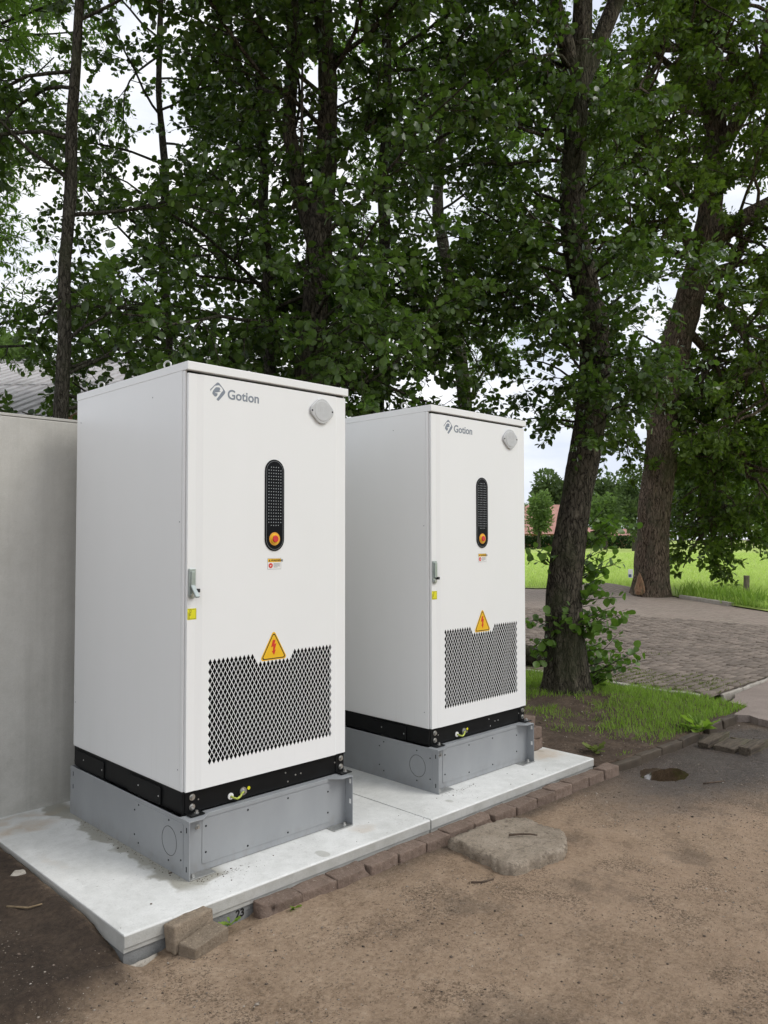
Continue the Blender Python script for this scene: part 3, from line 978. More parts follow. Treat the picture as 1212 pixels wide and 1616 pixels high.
    MB().cyl((bx, F0 - .0056, bz), (0, -1, 0), .0265, .0045, 28, .0245).build('stop_collar', MAT['yellow'], disp, bevel=.001)
    MB().cyl((bx, F0 - .0101, bz), (0, -1, 0), .0185, .006, 28, .0175).build('stop_button', MAT['red_button'], disp, bevel=.003)
    # small warning label under the display
    lx, lz = .504, 1.414
    lab = MB().box(lx - .041, lx + .041, F0 - .0009, F0 - .0002, lz - .0265, lz + .0265).build('warning_label', MAT['label_white'], door)
    MB().box(lx - .0425, lx + .0425, F0 - .0005, F0 - .0001, lz - .028, lz + .028).build('label_edge', MAT['silver_line'], lab)
    MB().box(lx - .040, lx + .040, F0 - .0013, F0 - .0009, lz + .0085, lz + .0255).build('label_header', MAT['yellow'], lab)
    tm = text_mesh('WARNING', .0155, .0001, .0004)
    t = link_mesh('label_lettering', tm, MAT['black_print'], lab); t.location = (lx - .021, F0 - .0015, lz + .0115); t.rotation_euler = (R(90), 0, 0)
    MB().prism_y([(lx - .036, lz + .012), (lx - .025, lz + .012), (lx - .0305, lz + .0225)], F0 - .0016, F0 - .0013).build('label_triangle', MAT['black_print'], lab)
    MB().cyl((lx - .0235, F0 - .0009, lz - .009), (0, -1, 0), .0130, .0004, 24).build('label_disc', MAT['red'], lab)
    MB().prism_y([(lx - .029, lz - .006), (lx - .025, lz - .014), (lx - .022, lz - .014), (lx - .018, lz - .005), (lx - .0225, lz - .008)], F0 - .0017, F0 - .0014).build('label_symbol', MAT['label_white'], lab)
    tl = MB()
    for i in range(5): tl.box(lx - .005, lx + .034 - (i == 4) * .014, F0 - .0013, F0 - .0010, lz + .001 - i * .0048, lz + .0028 - i * .0048)
    tl.build('label_text_lines', MAT['silver_line'], lab)
    # high-voltage triangle
    tx, tz0, tz1 = .502, .9295, 1.0815
    hw = .0865
    sg = MB().prism_y(rounded([(tx - hw, tz0, .012), (tx + hw, tz0, .012), (tx, tz1, .012)], 5), F0 - .0012, F0 - .0002).build('warning_triangle', MAT['yellow'], door)
    o = rounded([(tx - hw + .0085, tz0 + .005, .010), (tx + hw - .0085, tz0 + .005, .010), (tx, tz1 - .0105, .010)], 5)
    i_ = rounded([(tx - hw + .0170, tz0 + .0098, .007), (tx + hw - .0170, tz0 + .0098, .007), (tx, tz1 - .0195, .007)], 5)
    rm = MB(); n = len(o)
    rm.add([(x, F0 - .0016, z) for x, z in o] + [(x, F0 - .0016, z) for x, z in i_], [[q, (q + 1) % n, n + (q + 1) % n, n + q] for q in range(n)])
    rm.build('triangle_border', MAT['black_print'], sg)
    bl = [(tx - .006, tz0 + .100), (tx - .017, tz0 + .064), (tx - .003, tz0 + .068), (tx - .006, tz0 + .044), (tx - .0135, tz0 + .046), (tx + .001, tz0 + .024), (tx + .0125, tz0 + .051), (tx + .0045, tz0 + .048), (tx + .016, tz0 + .083), (tx + .003, tz0 + .079), (tx + .0105, tz0 + .100)]
    MB().prism_y(bl, F0 - .0019, F0 - .0013).build('lightning_arrow', MAT['red'], sg)
    # yellow sticker with its pictogram
    S0 = -.019
    st = MB().box(.010, .0585, S0 - .0008, S0 - .0002, 1.165, 1.217).build('yellow_sticker', MAT['lemon'], door)
    pg = MB()
    pg.box(.0125, .0140, S0 - .0012, S0 - .0009, 1.168, 1.200).box(.0185, .0200, S0 - .0012, S0 - .0009, 1.168, 1.198)
    pg.box(.0140, .0560, S0 - .0012, S0 - .0009, 1.168, 1.1695).box(.0185, .031, S0 - .0012, S0 - .0009, 1.1965, 1.198)
    pg.torus((.026, S0 - .0009, 1.2055), (0, 1, 0), .005, .0007, 14, 4).torus((.024, S0 - .0009, 1.188), (0, 1, 0), .004, .0007, 14, 4)
    pg.box(.0140, .0560, S0 - .0012, S0 - .0009, 1.2125, 1.2135).box(.0550, .0560, S0 - .0012, S0 - .0009, 1.1695, 1.2125)
    pg.build('sticker_pictogram', MAT['black_print'], st)
    # ---- plinth, black, with bolts, screws, access plates and the earth cable
    pl = MB().box(.004, W - .004, .002, D - .004, ZB + .003, ZP + .004).build('plinth', MAT['black'], root, bevel=.003)
    MB().box(-.001, W + .001, -.010, .0018, ZP - .004, ZP + .003).build('plinth_lip', MAT['black'], pl, bevel=.001)
    for x in (.052, W - .026):
        MB().box(x - .036, x + .022, -.0025, .0018, ZB + .004, ZP - .006).build('corner_plate', MAT['black'], pl, bevel=.001)
        for z in (.341, .296): bolt(pl, (x, -.0026, z), (0, -1, 0), .0105, .008, n=14)
        MB().box(x - .034, x + .040, -.052, -.0026, ZB + .0028, ZB + .0085).build('foot_bracket', MAT['black'], pl, bevel=.001)
        bolt(pl, (x + .008, -.030, ZB + .0085), (0, 0, 1), .008, .011)
    for x, z in ((.088, .322), (.60, .338), (.665, .315), (.70, .315), (.615, .290), (.60, .366), (.935, .324)):
        screw(pl, (x, .002, z), (0, -1, 0), .0045)
    for y0_, y1_ in ((.79, 1.145), (.19, .52)):
        MB().prism_x(rounded([(y0_, ZB + .004, .012), (y1_, ZB + .004, .012), (y1_, ZP - .012, .012), (y0_, ZP - .012, .012)], 4), -.003, .0038).build('access_plate', MAT['black'], pl, bevel=.0008)
        for yy_, zz_ in ((y0_ + .02, .310), (y1_ - .11, .318)): screw(pl, (-.0031, yy_, zz_), (-1, 0, 0), .0042)
    MB().cyl((.265, .0019, .296), (0, -1, 0), .016, .006, 20).build('cable_gland', MAT['label_white'], pl, bevel=.001)
    path = [(.265, -.004, .296), (.268, -.022, .293), (.285, -.030, .286), (.305, -.028, .294), (.318, -.020, .304), (.335, -.012, .304)]
    MB().tube(path, .0052, 8).build('earth_cable', MAT['cable'], pl, smooth=True)
    m = MB().cyl((.338, .0019, .304), (0, -1, 0), .020, .004, 20).cyl((.338, -.0021, .304), (0, -1, 0), .012, .009, 6).cyl((.338, -.011, .304), (0, -1, 0), .006, .012, 10)
    m.build('earth_stud', MAT['zinc'], pl)
    MB().cyl((.372, .0019, .312), (0, -1, 0), .0085, .0012, 18).build('yellow_dot', MAT['lemon'], pl)
    # ---- grey steel base frame
    bf = MB().box(-.0110, .9785, -.036, -.032, .003, ZB - .001).box(-.0108, .9783, -.0319, -.001, ZB - .006, ZB - .0005).build('base_frame', MAT['grey'], root)
    MB().box(-.0108, .9783, D - .008, D - .004, .003, ZB - .001).build('rear_panel', MAT['grey'], bf)
    MB().box(-.0106, .9781, -.0395, -.0362, ZB - .020, ZB - .0008).build('front_lip', MAT['grey'], bf, bevel=.0015)
    for xa, xb in ((-.0152, -.0112), (.9787, .9827)):
        MB().prism_x(rounded([(-.0925, .0, 0), (D, .0, 0), (D, ZB, .006), (-.0925, ZB, .006)], 3), xa, xb).build('side_panel', MAT['grey'], bf, bevel=.0008)
    # left side: cover plate with knock-out ring and screws
    cv = MB().prism_x(rounded([(-.042, .036, .010), (.43, .036, .010), (.43, .245, .010), (-.042, .245, .010)], 4), -.0172, -.0153).build('side_cover', MAT['grey'], bf, bevel=.0006)
    MB().torus((-.0173, .080, .138), (1, 0, 0), .066, .0011, 40, 6).build('knockout_ring', MAT['black_plastic'], cv)
    for y, z in ((-.025, .205), (-.025, .078), (.085, .232), (.085, .048), (.375, .232), (.375, .048), (.415, .200), (.415, .080)):
        screw(cv, (-.0173, y, z), (-1, 0, 0), .0046, 'black')
    for z in (.222, .048): MB().box(-.0160, -.0153, -.072, -.066, z - .012, z + .012).build('slot', MAT['gap_shade'], bf)
    for z in (.225, .155): MB().box(-.0160, -.0153, D - .04, D - .034, z - .012, z + .012).build('slot', MAT['gap_shade'], bf)
    # front cover plate
    fc = MB().prism_y(rounded([(.085, .034, .008), (.872, .034, .008), (.872, .236, .008), (.085, .236, .008)], 4), -.0384, -.0362).build('front_cover', MAT['grey'], bf, bevel=.0006)
    for x, z in ((.105, .205), (.105, .085), (.34, .222), (.34, .050), (.585, .222), (.585, .050), (.852, .195), (.852, .085)):
        screw(fc, (x, -.0385, z), (0, -1, 0), .0050, 'black')
    bolt(bf, (.060, -.0362, .212), (0, -1, 0), .0075, .010)
    for z in (.232, .125): MB().box(.9760, .9786, -.082, -.070, z - .012, z + .012).build('slot', MAT['label_white'], bf)
    # corner tabs on top, foot plates below
    MB().prism_z([(-.0110, -.0920), (.060, -.0920), (.125, -.0365), (-.0110, -.0365)], ZB - .005, ZB - .0006).build('corner_tab', MAT['grey'], bf, bevel=.0008)
    MB().prism_z([(.9785, -.0920), (.905, -.0920), (.845, -.0365), (.9785, -.0365)], ZB - .005, ZB - .0006).build('corner_tab', MAT['grey'], bf, bevel=.0008)
    MB().box(-.0108, .125, -.095, -.0366, .0005, .006).build('foot_plate', MAT['zinc'], bf, bevel=.001)
    MB().box(.845, .9784, -.100, -.0366, .0005, .006).build('foot_plate', MAT['zinc'], bf, bevel=.001)
    for x in (.02, .945): bolt(bf, (x, -.066, .006), (0, 0, 1), .008, .010)
    return root, door

def make_handle(door, open_):
    S0 = -.019
    h = MB().prism_y(rounded([(.0135, 1.263, .014), (.0475, 1.263, .014), (.0475, 1.402, .003), (.0135, 1.402, .003)], 5), S0 - .010, S0 - .0002).build('handle', MAT['chrome_grey'], door, bevel=.002)
    if open_:
        MB().box(.0215, .0395, S0 - .0150, S0 - .0101, 1.318, 1.388).build('handle_recess', MAT['chrome_grey'], h, bevel=.001)
        m = MB().add([(.020, S0 - .012, 1.329), (.041, S0 - .012, 1.329), (.041, S0 - .060, 1.276), (.020, S0 - .060, 1.276),
                      (.020, S0 - .010, 1.318), (.041, S0 - .010, 1.318), (.041, S0 - .052, 1.268), (.020, S0 - .052, 1.268)],
                     [(0, 1, 2, 3), (7, 6, 5, 4), (0, 4, 5, 1), (1, 5, 6, 2), (2, 6, 7, 3), (3, 7, 4, 0)])
        m.build('lever', MAT['chrome_grey'], h, bevel=.002)
        MB().box(.041, .056, S0 - .036, S0 - .0102, 1.292, 1.309).build('lock_cap', MAT['black_plastic'], h, bevel=.001)
    else:
        MB().box(.0195, .0415, S0 - .0190, S0 - .0101, 1.300, 1.392).build('lever', MAT['chrome_grey'], h, bevel=.002)
        MB().box(.0415, .058, S0 - .024, S0 - .0102, 1.288, 1.304).build('lock_cap', MAT['black_plastic'], h, bevel=.001)
    MB().cyl((.0305, S0 - .0101, 1.279), (0, -1, 0), .0105, .006, 18).build('lock_cylinder', MAT['zinc'], h, bevel=.001)

cabA, doorA = make_cabinet()
cabB = copy_tree(cabA)
doorB = [c for c in cabB.children if c.name.startswith('door')][0]
make_handle(doorA, True)
make_handle(doorB, False)
cabB.location = (1.702, .004, 0)
tag(cabA, 'tall white battery cabinet nearer the camera, its door handle lever swung out', 'cabinet', 'battery cabinets on the pad')
tag(cabB, 'white battery cabinet farther right, beside the stacked brown blocks, handle lever closed', 'cabinet', 'battery cabinets on the pad')

# ------------------------------------------------------------------ kerb bricks, loose bricks, blocks, rubble slab, planks
rng = random.Random(5)
def rough_block(name, sx, sy, sz, mat, seed, amp=.005, cuts=5, bevel=.008, chip=None):
    """A worn block: subdivided box with rounded arrises, noise and an optional broken corner; origin at the bottom centre."""
    bm = bmesh.new()
    bmesh.ops.create_cube(bm, size=1)
    bmesh.ops.scale(bm, vec=(sx, sy, sz), verts=bm.verts)
    bmesh.ops.translate(bm, vec=(0, 0, sz / 2), verts=bm.verts)
    bmesh.ops.bevel(bm, geom=list(bm.edges), offset=bevel, segments=2, affect='EDGES', profile=.6)
    bmesh.ops.subdivide_edges(bm, edges=[e for e in bm.edges if e.calc_length() > .03], cuts=cuts, use_grid_fill=True)
    co = np.array([v.co[:] for v in bm.verts])
    d = np.stack([vnoise(co * 38 + seed * 7.1, k + 1) - .5 for k in range(3)], -1) * amp + np.stack([vnoise(co * 11 + seed * 3.3, k + 5) - .5 for k in range(3)], -1) * amp * 2.2
    co = co + d
    if chip is not None:
        c, r, dep = chip
        c = np.array(c)
        dist = np.linalg.norm(co - c, axis=1)
        w = np.clip(1 - dist / r, 0, 1)[:, None]
        co = co + (np.array((0, 0, sz * .4)) - co) * w * dep
    for v, p in zip(bm.verts, co): v.co = p
    me = bpy.data.meshes.new(name)
    bm.to_mesh(me); bm.free()
    for p in me.polygons: p.use_smooth = True
    return link_mesh(name, me, MAT[mat])

ORD = ['broken left-end', 'second', 'third', 'fourth', 'fifth', 'sixth', 'seventh', 'eighth', 'ninth', 'tenth', 'eleventh', 'twelfth', 'thirteenth', 'fourteenth', 'fifteenth']
edge = [.150, .353, .565, .777, .974, 1.181, 1.368, 1.577, 1.759, 1.961, 2.172, 2.365, 2.560, 2.765, 2.960, 3.150]
for i in range(15):
    x0_, x1_ = edge[i], edge[i + 1]
    L_ = x1_ - x0_ - .006
    o = rough_block('kerb_brick', L_, .098, .085, 'brick', i, .0045, 4, .006,
                    chip=((-L_ / 2, -.05, .085), .075, .75) if i == 0 else (((L_ / 2 - .03, -.05, .08), .05, .6) if i in (2, 7) else None))
    o.location = ((x0_ + x1_) / 2, -.394 - .0022 * i + rng.uniform(-.004, .004), -.144 + .0014 * i + rng.uniform(-.003, .003))
    o.rotation_euler = (R(rng.uniform(-2.5, 0)), R(rng.uniform(-1, 1)), R(rng.uniform(-1.6, .9)))
    lab = 'chipped brown kerb brick at the left end of the row along the pad' if i == 0 else '%s brown kerb brick from the chipped left end of the row along the pad' % ORD[i]
    tag(o, lab, 'brick', 'kerb bricks along the pad')

o = rough_block('loose_brick', .200, .070, .108, 'brick_sandy', 40, .0045, 7, .008)
o.location = (-.178, -.380, -.110); o.rotation_euler = (R(-6), R(-1), R(4))
tag(o, 'worn brown brick set on edge against the slab corner, behind the sandy brick', 'brick', 'loose bricks at the slab corner')
o = rough_block('loose_brick', .185, .088, .068, 'brick_sandy', 43, .004, 7, .005)
o.location = (-.160, -.452, -.118); o.rotation_euler = (R(3), R(-3), R(13))
tag(o, 'brown brick with sandy top lying half sunk at the front of the slab corner', 'brick', 'loose bricks at the slab corner')

for (x, y, z, sx, sy, rz, lab) in ((2.915, .118, .0, .205, .115, 3, 'bottom dark brown block of the stack beside the farther cabinet'),
                                   (2.905, .122, .083, .205, .115, -2, 'middle brown block of the stack beside the farther cabinet'),
                                   (2.845, .126, .166, .205, .115, 4, 'topmost brown block of the stack beside the farther cabinet')):
    o = rough_block('stacked_block', sx, sy, .081, 'brick', int(z * 100) + 60, .006, 5, .007)
    o.location = (x, y, z + .001); o.rotation_euler = (0, 0, R(rz))
    tag(o, lab, 'block', 'blocks stacked beside the farther cabinet')

def polygon_slab(name, top, zt, zb, mat, seed, amp=.012, res=.018, inset=.0, dome=0.0):
    """Thick irregular slab from a plan outline: gridded top, crumbled edges, real sides."""
    P = np.array(top, float)
    c = P.mean(0)
    # resample outline
    out = []
    for i in range(len(P)):
        a, b = P[i], P[(i + 1) % len(P)]
        n = max(2, int(np.linalg.norm(b - a) / res))
        for k in range(n): out.append(a + (b - a) * k / n)
    O = np.array(out)
    n = len(O)
    rings, V = [1.0, 1.0, .975, .9, .75, .5, .25], []
    for j, s in enumerate(rings):
        q = c + (O - c) * s
        q3 = np.column_stack([q, np.zeros(n)])
        q3[:, 2] = j * .9
        e = (vnoise(q3 * 24 + seed + j * 1.7, 3) - .5) * 1.6 * amp + (vnoise(q3 * 75 + seed + j * 3.1, 4) - .5) * 1.2 * amp
        dirv = (O - c) / np.linalg.norm(O - c, axis=1)[:, None]
        if j <= 2: q = q + dirv * e[:, None] * (1.2 if j else .8)
        zz = zb if j == 0 else (zt - (.022 if j == 1 else .006 if j == 2 else 0) + dome * (1 - s * s))
        z = np.full(n, zz) + ((vnoise(q3 * 30 + seed, 6) - .5) * .010 + (vnoise(q3 * 8 + seed, 8) - .5) * .016 if j else 0)
        V.append(np.column_stack([q, z]))
    V.append(np.array([[c[0], c[1], zt + dome]]))
    V = np.vstack(V)
    F4 = []
    for j in range(len(rings) - 1):
        for k in range(n):
            k2 = (k + 1) % n
            F4.append((j * n + k, j * n + k2, (j + 1) * n + k2, (j + 1) * n + k))
    F3 = [((len(rings) - 1) * n + k, (len(rings) - 1) * n + (k + 1) % n, len(rings) * n) for k in range(n)]
    me = fast_mesh(name, V, [np.array(F4), np.array(F3)], True)
    bm = bmesh.new(); bm.from_mesh(me); bmesh.ops.recalc_face_normals(bm, faces=bm.faces); bm.to_mesh(me); bm.free()
    return link_mesh(name, me, MAT[mat])
o = polygon_slab('rubble_slab', [(1.315, -.485), (1.50, -.488), (1.78, -.505), (1.838, -.60), (1.83, -.86), (1.775, -.925), (1.72, -.945), (1.69, -.985), (1.60, -1.005), (1.42, -.975), (1.27, -.945), (1.245, -.90), (1.275, -.70)], -.045, -.135, 'stone', 3, .017, .011)
tag(o, 'broken flat concrete slab lying on the dirt in front of the kerb', 'stone')

# broken planks right of the puddle
def plank(p0, p1, width, thick, seed, label, tilt=0.0):
    p0, p1 = np.array(p0, float), np.array(p1, float)
    d = p1 - p0
    L_ = float(np.linalg.norm(d))
    o = rough_block('plank', L_, width, thick, 'wood', seed, .006, 6, .005, chip=((L_ / 2, width / 2, thick), .07, .5))
    o.location = tuple((p0 + p1) / 2)
    o.rotation_euler = (tilt, -math.asin(d[2] / L_), math.atan2(d[1], d[0]))
    tag(o, label, 'plank', 'broken planks by the puddle')
    return o
plank((4.24, -.60, -.108), (4.56, -.635, -.065), .085, .05, 71, 'broken grey plank tilted up, nearest the green weed')
plank((4.24, -.755, -.118), (4.60, -.745, -.112), .165, .052, 73, 'flat grey plank lying between two other broken planks', .03)
plank((4.26, -.905, -.118), (4.66, -.905, -.112), .085, .072, 75, 'thick grey plank on the right end of the broken planks')

# low edging along the garden bed
eds = [(3.16, -.410), (3.50, -.432), (3.80, -.448), (4.12, -.462), (4.44, -.455)]
for i in range(4):
    a, b = np.array(eds[i]), np.array(eds[i + 1])
    L_ = float(np.linalg.norm(b - a))
    o = rough_block('edging_stone', L_ - .006, .050, .10, 'edging', 80 + i, .005, 5, .007)
    o.location = (*((a + b) / 2), -.150 + .004 * i); o.rotation_euler = (0, 0, math.atan2(*(b - a)[::-1]))
    tag(o, '%s mossy edging stone along the garden soil, counted from the last kerb brick' % ['first', 'second', 'third', 'fourth'][i], 'edging', 'low mossy edging along the garden soil')
for i, (a, b) in enumerate((((4.70, -.425), (4.98, -.428)), ((4.99, -.428), (5.28, -.430)))):
    a, b = np.array(a), np.array(b)
    o = rough_block('edging_stone', float(np.linalg.norm(b - a)) - .006, .055, .105, 'edging', 90 + i, .006, 5, .008)
    o.location = (*((a + b) / 2), -.135); o.rotation_euler = (0, R(-1), math.atan2(*(b - a)[::-1]))
    tag(o, ['exposed edging stone right of the green weed, beside the grass', 'edging stone at the corner of the worn path, beyond the weed'][i], 'edging', 'edging beside the grass')

# ------------------------------------------------------------------ garden bed, path, driveway, field
def bed_h(X, Y):
    P = np.stack([X, Y, np.zeros_like(X)], -1)
    h = -.055 + .05 * sstep(-.3, .6, Y) + (fbm(P * 2.2, 3, 41) - .5) * .05 + (fbm(P * 16, 3, 44) - .5) * .022
    h = h + .06 * np.exp(-((X - 4.9) ** 2 + (Y - 1.05) ** 2) / .35)
    return h
BX = np.arange(3.056, 5.83, .022)
BY = np.arange(-.44, 4.8, .022)
def bed_full(X, Y):
    h = bed_h(X, Y)
    line = np.interp(X, [3.05, 3.5, 4.1, 4.7, 5.8], [-.385, -.405, -.435, -.41, -.41])
    return np.where(Y < line, -.2, h)
v, f = sheet(BX, BY, bed_full)
bed = link_mesh('garden_bed', fast_mesh('garden_bed', v, f, True), MAT['soil'])
tag(bed, 'bare dark garden soil between the pad and the grass', kind='structure')

# worn path with a broken, crumbling edge towards the yard
pts = [(5.36, -.40), (5.40, -.52), (5.33, -.62), (5.30, -.72), (5.36, -.90), (5.28, -1.1), (5.40, -1.6), (5.3, -3.2), (14, -3.2), (14, -.02), (7.4, -.01), (6.3, -.05), (6.1, -.12), (5.86, -.16), (5.80, -.36)]
pm = []
for i in range(len(pts)):
    a, b = np.array(pts[i]), np.array(pts[(i + 1) % len(pts)])
    n = max(1, int(np.linalg.norm(b - a) / .03)) if np.linalg.norm(b - a) < 2 else 6
    for k in range(n):
        q = a + (b - a) * k / n
        w = (vnoise(np.array([q[0] * 21, q[1] * 21, 0.])) - .5) * .05
        pm.append((q[0] + w, q[1] + w * .3))
path = MB().prism_z(pm, -.115, -.042).build('worn_path', MAT['asphalt'])
tag(path, 'worn sandy brown path with a broken edge on the right', kind='structure')

FIELD_EDGE = [(22.5, 40.0), (20.0, 22.0), (18.6, 12.5), (18.35, 10.6), (18.5, 8.8), (18.6, 7.6), (18.2, 6.2), (17.2, 4.9), (15.55, 2.9), (13.4, .4), (10.5, -3.0)]
FE = np.array(FIELD_EDGE)
def edge_x(y):
    return np.interp(y, FE[::-1, 1], FE[::-1, 0])
def heave(X, Y):
    return .30 * np.exp(-((X - 18.15) ** 2 / 1.2 + (Y - 8.3) ** 2 / 1.6))
ysd = np.concatenate([np.arange(0.02, 12, .15), np.arange(12, 40, .8)])
ts = np.linspace(0, 1, 90)
Y, T = np.meshgrid(ysd, ts, indexing='ij')
X0 = np.where(Y < .16, 6.05, 5.83)
X = X0 + (edge_x(Y) - X0) * T
Z = -.014 + heave(X, Y) + .018 * (fbm(np.stack([X * .6, Y * .6, 0 * X], -1), 3, 51) - .5)
v = np.stack([X, Y, Z], -1).reshape(-1, 3)
ii = np.arange(v.shape[0]).reshape(Y.shape)
f = np.stack([ii[:-1, :-1], ii[:-1, 1:], ii[1:, 1:], ii[1:, :-1]], -1).reshape(-1, 4)
drive = link_mesh('driveway', fast_mesh('driveway', v, f, True), MAT['drive'])
tag(drive, 'driveway of worn grey brown brick pavers between the trees and the field', kind='structure')

def drive_z(x, y):
    return float(.018 * (fbm(np.array([[x * .6, y * .6, 0.]]), 3, 51)[0] - .5) + heave(x, y))
# one paver mesh shape: slightly domed box, eight corners plus a small arris
def paver_arrays(cx, cy, z, rz, tx, ty, L_=.201, W_=.0985, H=.035):
    a, b, e = L_ / 2, W_ / 2, .006
    P = np.array([(-a, -b, -H), (a, -b, -H), (a, b, -H), (-a, b, -H), (-a, -b, -e), (a, -b, -e), (a, b, -e), (-a, b, -e),
                  (-a + e, -b + e, 0), (a - e, -b + e, 0), (a - e, b - e, 0), (-a + e, b - e, 0)])
    return P
PF = np.array([(0, 1, 5, 4), (1, 2, 6, 5), (2, 3, 7, 6), (3, 0, 4, 7), (4, 5, 9, 8), (5, 6, 10, 9), (6, 7, 11, 10), (7, 4, 8, 11), (8, 9, 10, 11)])
paver_me = fast_mesh('paver', paver_arrays(0, 0, 0, 0, 0, 0), PF)
prs = np.random.RandomState(8)
cand = []
row = 0
y = .075
while y < 9.5:
    x = 5.95 + (row % 2) * .106
    while x < 12.75:
        ok = x < edge_x(y) - .2
        rel = np.array([x, y, 0]) - CAM
        dep = rel @ _fw
        px_ = 606 + FPX * (rel @ _r) / dep
        if ok and 800 < px_ < 1290: cand.append((dep, x, y, px_))
        x += .212
    y += .108; row += 1
def pav_xform(x, y):
    return (x + prs.uniform(-.003, .003), y + prs.uniform(-.003, .003), drive_z(x, y) + prs.uniform(-.006, .006)), (R(prs.uniform(-3, 3)), R(prs.uniform(-1.8, 1.8)), R(prs.uniform(-2, 2)))
cand.sort()
big = [c for c in cand if 930 < c[3] < 1215][:300]
bigset = set((c[1], c[2]) for c in big)
Vs, Fs, nn = [], [], 0
for dep, x, y, px_ in cand:
    loc, rot = pav_xform(x, y)
    if (x, y) in bigset:
        o = link_mesh('paver', paver_me, MAT['paver'], drive, loc, rot)
    else:
        Mx = np.array(Matrix.LocRotScale(Vector(loc), __import__('mathutils').Euler(rot), None))
        P = paver_arrays(0, 0, 0, 0, 0, 0)
        Vs.append(P @ Mx[:3, :3].T + Mx[:3, 3]); Fs.append(PF + nn); nn += 12
pv = link_mesh('paver_courses', fast_mesh('paver_courses', np.vstack(Vs), np.vstack(Fs)), MAT['paver'], drive)
tag(pv, kind='stuff')

# pale kerb strips of the driveway
def kerb_run(name, pts, w, z0, z1, mat, label, group):
    for i in range(len(pts) - 1):
        a, b = np.array(pts[i]), np.array(pts[i + 1])
        L_ = float(np.linalg.norm(b - a))
        o = rough_block(name, L_ - .012, w, z1 - z0, mat, 120 + i * 3 + int(a[0] * 10), .006, 6, .010)
        o.location = (*((a + b) / 2), z0); o.rotation_euler = (0, 0, math.atan2(*(b - a)[::-1]))
        tag(o, label[i], 'kerb', group)
kerb_run('kerb_stone', [(5.835, 2.2), (5.80, 1.15), (5.76, .62), (5.80, .10)], .07, -.10, .006, 'kerb_pale',
         ['pale kerb stone between lawn and pavers hidden behind the tree shoots', 'pale kerb stone between lawn and pavers right of the leafy shoots', 'pale kerb stone nearest the path corner, between lawn and pavers'], 'pale kerb between lawn and pavers')
kerb_run('kerb_stone', [(6.06, -.005), (6.55, -.012), (7.05, -.005), (7.6, .0)], .034, -.10, -.018, 'kerb_pale',
         ['pale kerb stone between pavers and worn path, at their shared corner', 'middle pale kerb stone between pavers and worn path', 'pale kerb stone between pavers and worn path at the picture edge'], 'pale kerb between pavers and path')
kerb_run('kerb_stone', [(17.95, 5.85), (17.25, 4.98), (16.45, 3.98)], .12, -.05, .075, 'kerb_pale',
         ['pale kerb by the field just right of the big oak', 'pale kerb by the field beyond the old fence post'], 'pale kerb along the field')

# field: a sheet from the driveway edge to the far hedge
ysf = np.concatenate([np.arange(-3, 14, .4), np.arange(14, 60, 2.0), np.arange(60, 260, 10.0)])
ys0 = np.concatenate([np.arange(-140, -3, 8.0), ysf])
tf = np.concatenate([np.linspace(0, .1, 26), np.linspace(.115, 1, 30)])
Y, T = np.meshgrid(ys0, tf, indexing='ij')
E0 = np.where(Y < -3, 10.5 + (Y + 3) * .3, edge_x(np.clip(Y, -3, 40)) + np.maximum(0, Y - 40) * .2)
X = E0 + T * 420
P = np.stack([X * .35, Y * .35, 0 * X], -1)
Z = .012 + .05 * fbm(P, 3, 61) * sstep(0, 1.5, X - E0) + .05 * sstep(0, .6, X - E0) + heave(X, Y) * .8 * (X - E0 < 2)
v = np.stack([X, Y, Z], -1).reshape(-1, 3)
ii = np.arange(v.shape[0]).reshape(Y.shape)
f = np.stack([ii[:-1, :-1], ii[:-1, 1:], ii[1:, 1:], ii[1:, :-1]], -1).reshape(-1, 4)
field = link_mesh('field', fast_mesh('field', v, f, True), MAT['field'])
tag(field, 'bright green meadow stretching to the far hedge', kind='structure')

# ------------------------------------------------------------------ grass and small ground things
def blades(P, h, w, lean, seed):
    """tapering, bent blades: five vertices, three triangles each."""
    r_ = np.random.RandomState(seed)
    n = len(P)
    a = r_.uniform(0, 2 * math.pi, n)
    b = r_.uniform(0, 2 * math.pi, n)
    s = np.stack([np.cos(a), np.sin(a), 0 * a], -1) * w[:, None] / 2
    l = np.stack([np.cos(b), np.sin(b), 0 * b], -1) * (lean * h * r_.uniform(.2, 1, n))[:, None]
    up = np.zeros((n, 3)); up[:, 2] = h
    V = np.stack([P - s, P + s, P + up * .55 + l * .35 - s * .75, P + up * .55 + l * .35 + s * .75, P + up * .95 + l], 1)
    i = np.arange(n)[:, None] * 5
    return V.reshape(-1, 3), [np.concatenate([i + 0, i + 1, i + 3, i + 2], 1), np.concatenate([i + 2, i + 3, i + 4], 1)]

g = np.random.RandomState(11)
n = 60000
x = g.uniform(3.1, 5.80, n); y = g.uniform(-.36, 4.4, n)
q = np.stack([x, y, 0 * x], -1)
clump = fbm(q * 3.2, 3, 71)
dens = sstep(3.65, 4.35, x + .35 * (clump - .5) + .15 * y) * sstep(.36, .52, clump + .18 * sstep(4.2, 5.0, x))
dens = np.maximum(dens, .35 * sstep(.60, .68, clump))
dens = dens * (1 - .85 * np.exp(-((x - 4.25) ** 2 / .14 + (y - .42) ** 2 / .06)))
dens = np.where(np.hypot(x - 4.9, y - 1.05) < .27, 0, dens)
keep = g.uniform(0, 1, n) < dens * np.where(y > 2, .35, .8)
P = q[keep]; P[:, 2] = bed_h(P[:, 0], P[:, 1]) - .004
k = len(P)
hh = g.uniform(.02, .068, k) * (.5 + .75 * dens[keep])
V, F = blades(P, hh, g.uniform(.0035, .0075, k), .75, 12)
o = link_mesh('lawn_grass', fast_mesh('lawn_grass', V, F), MAT['grass'])
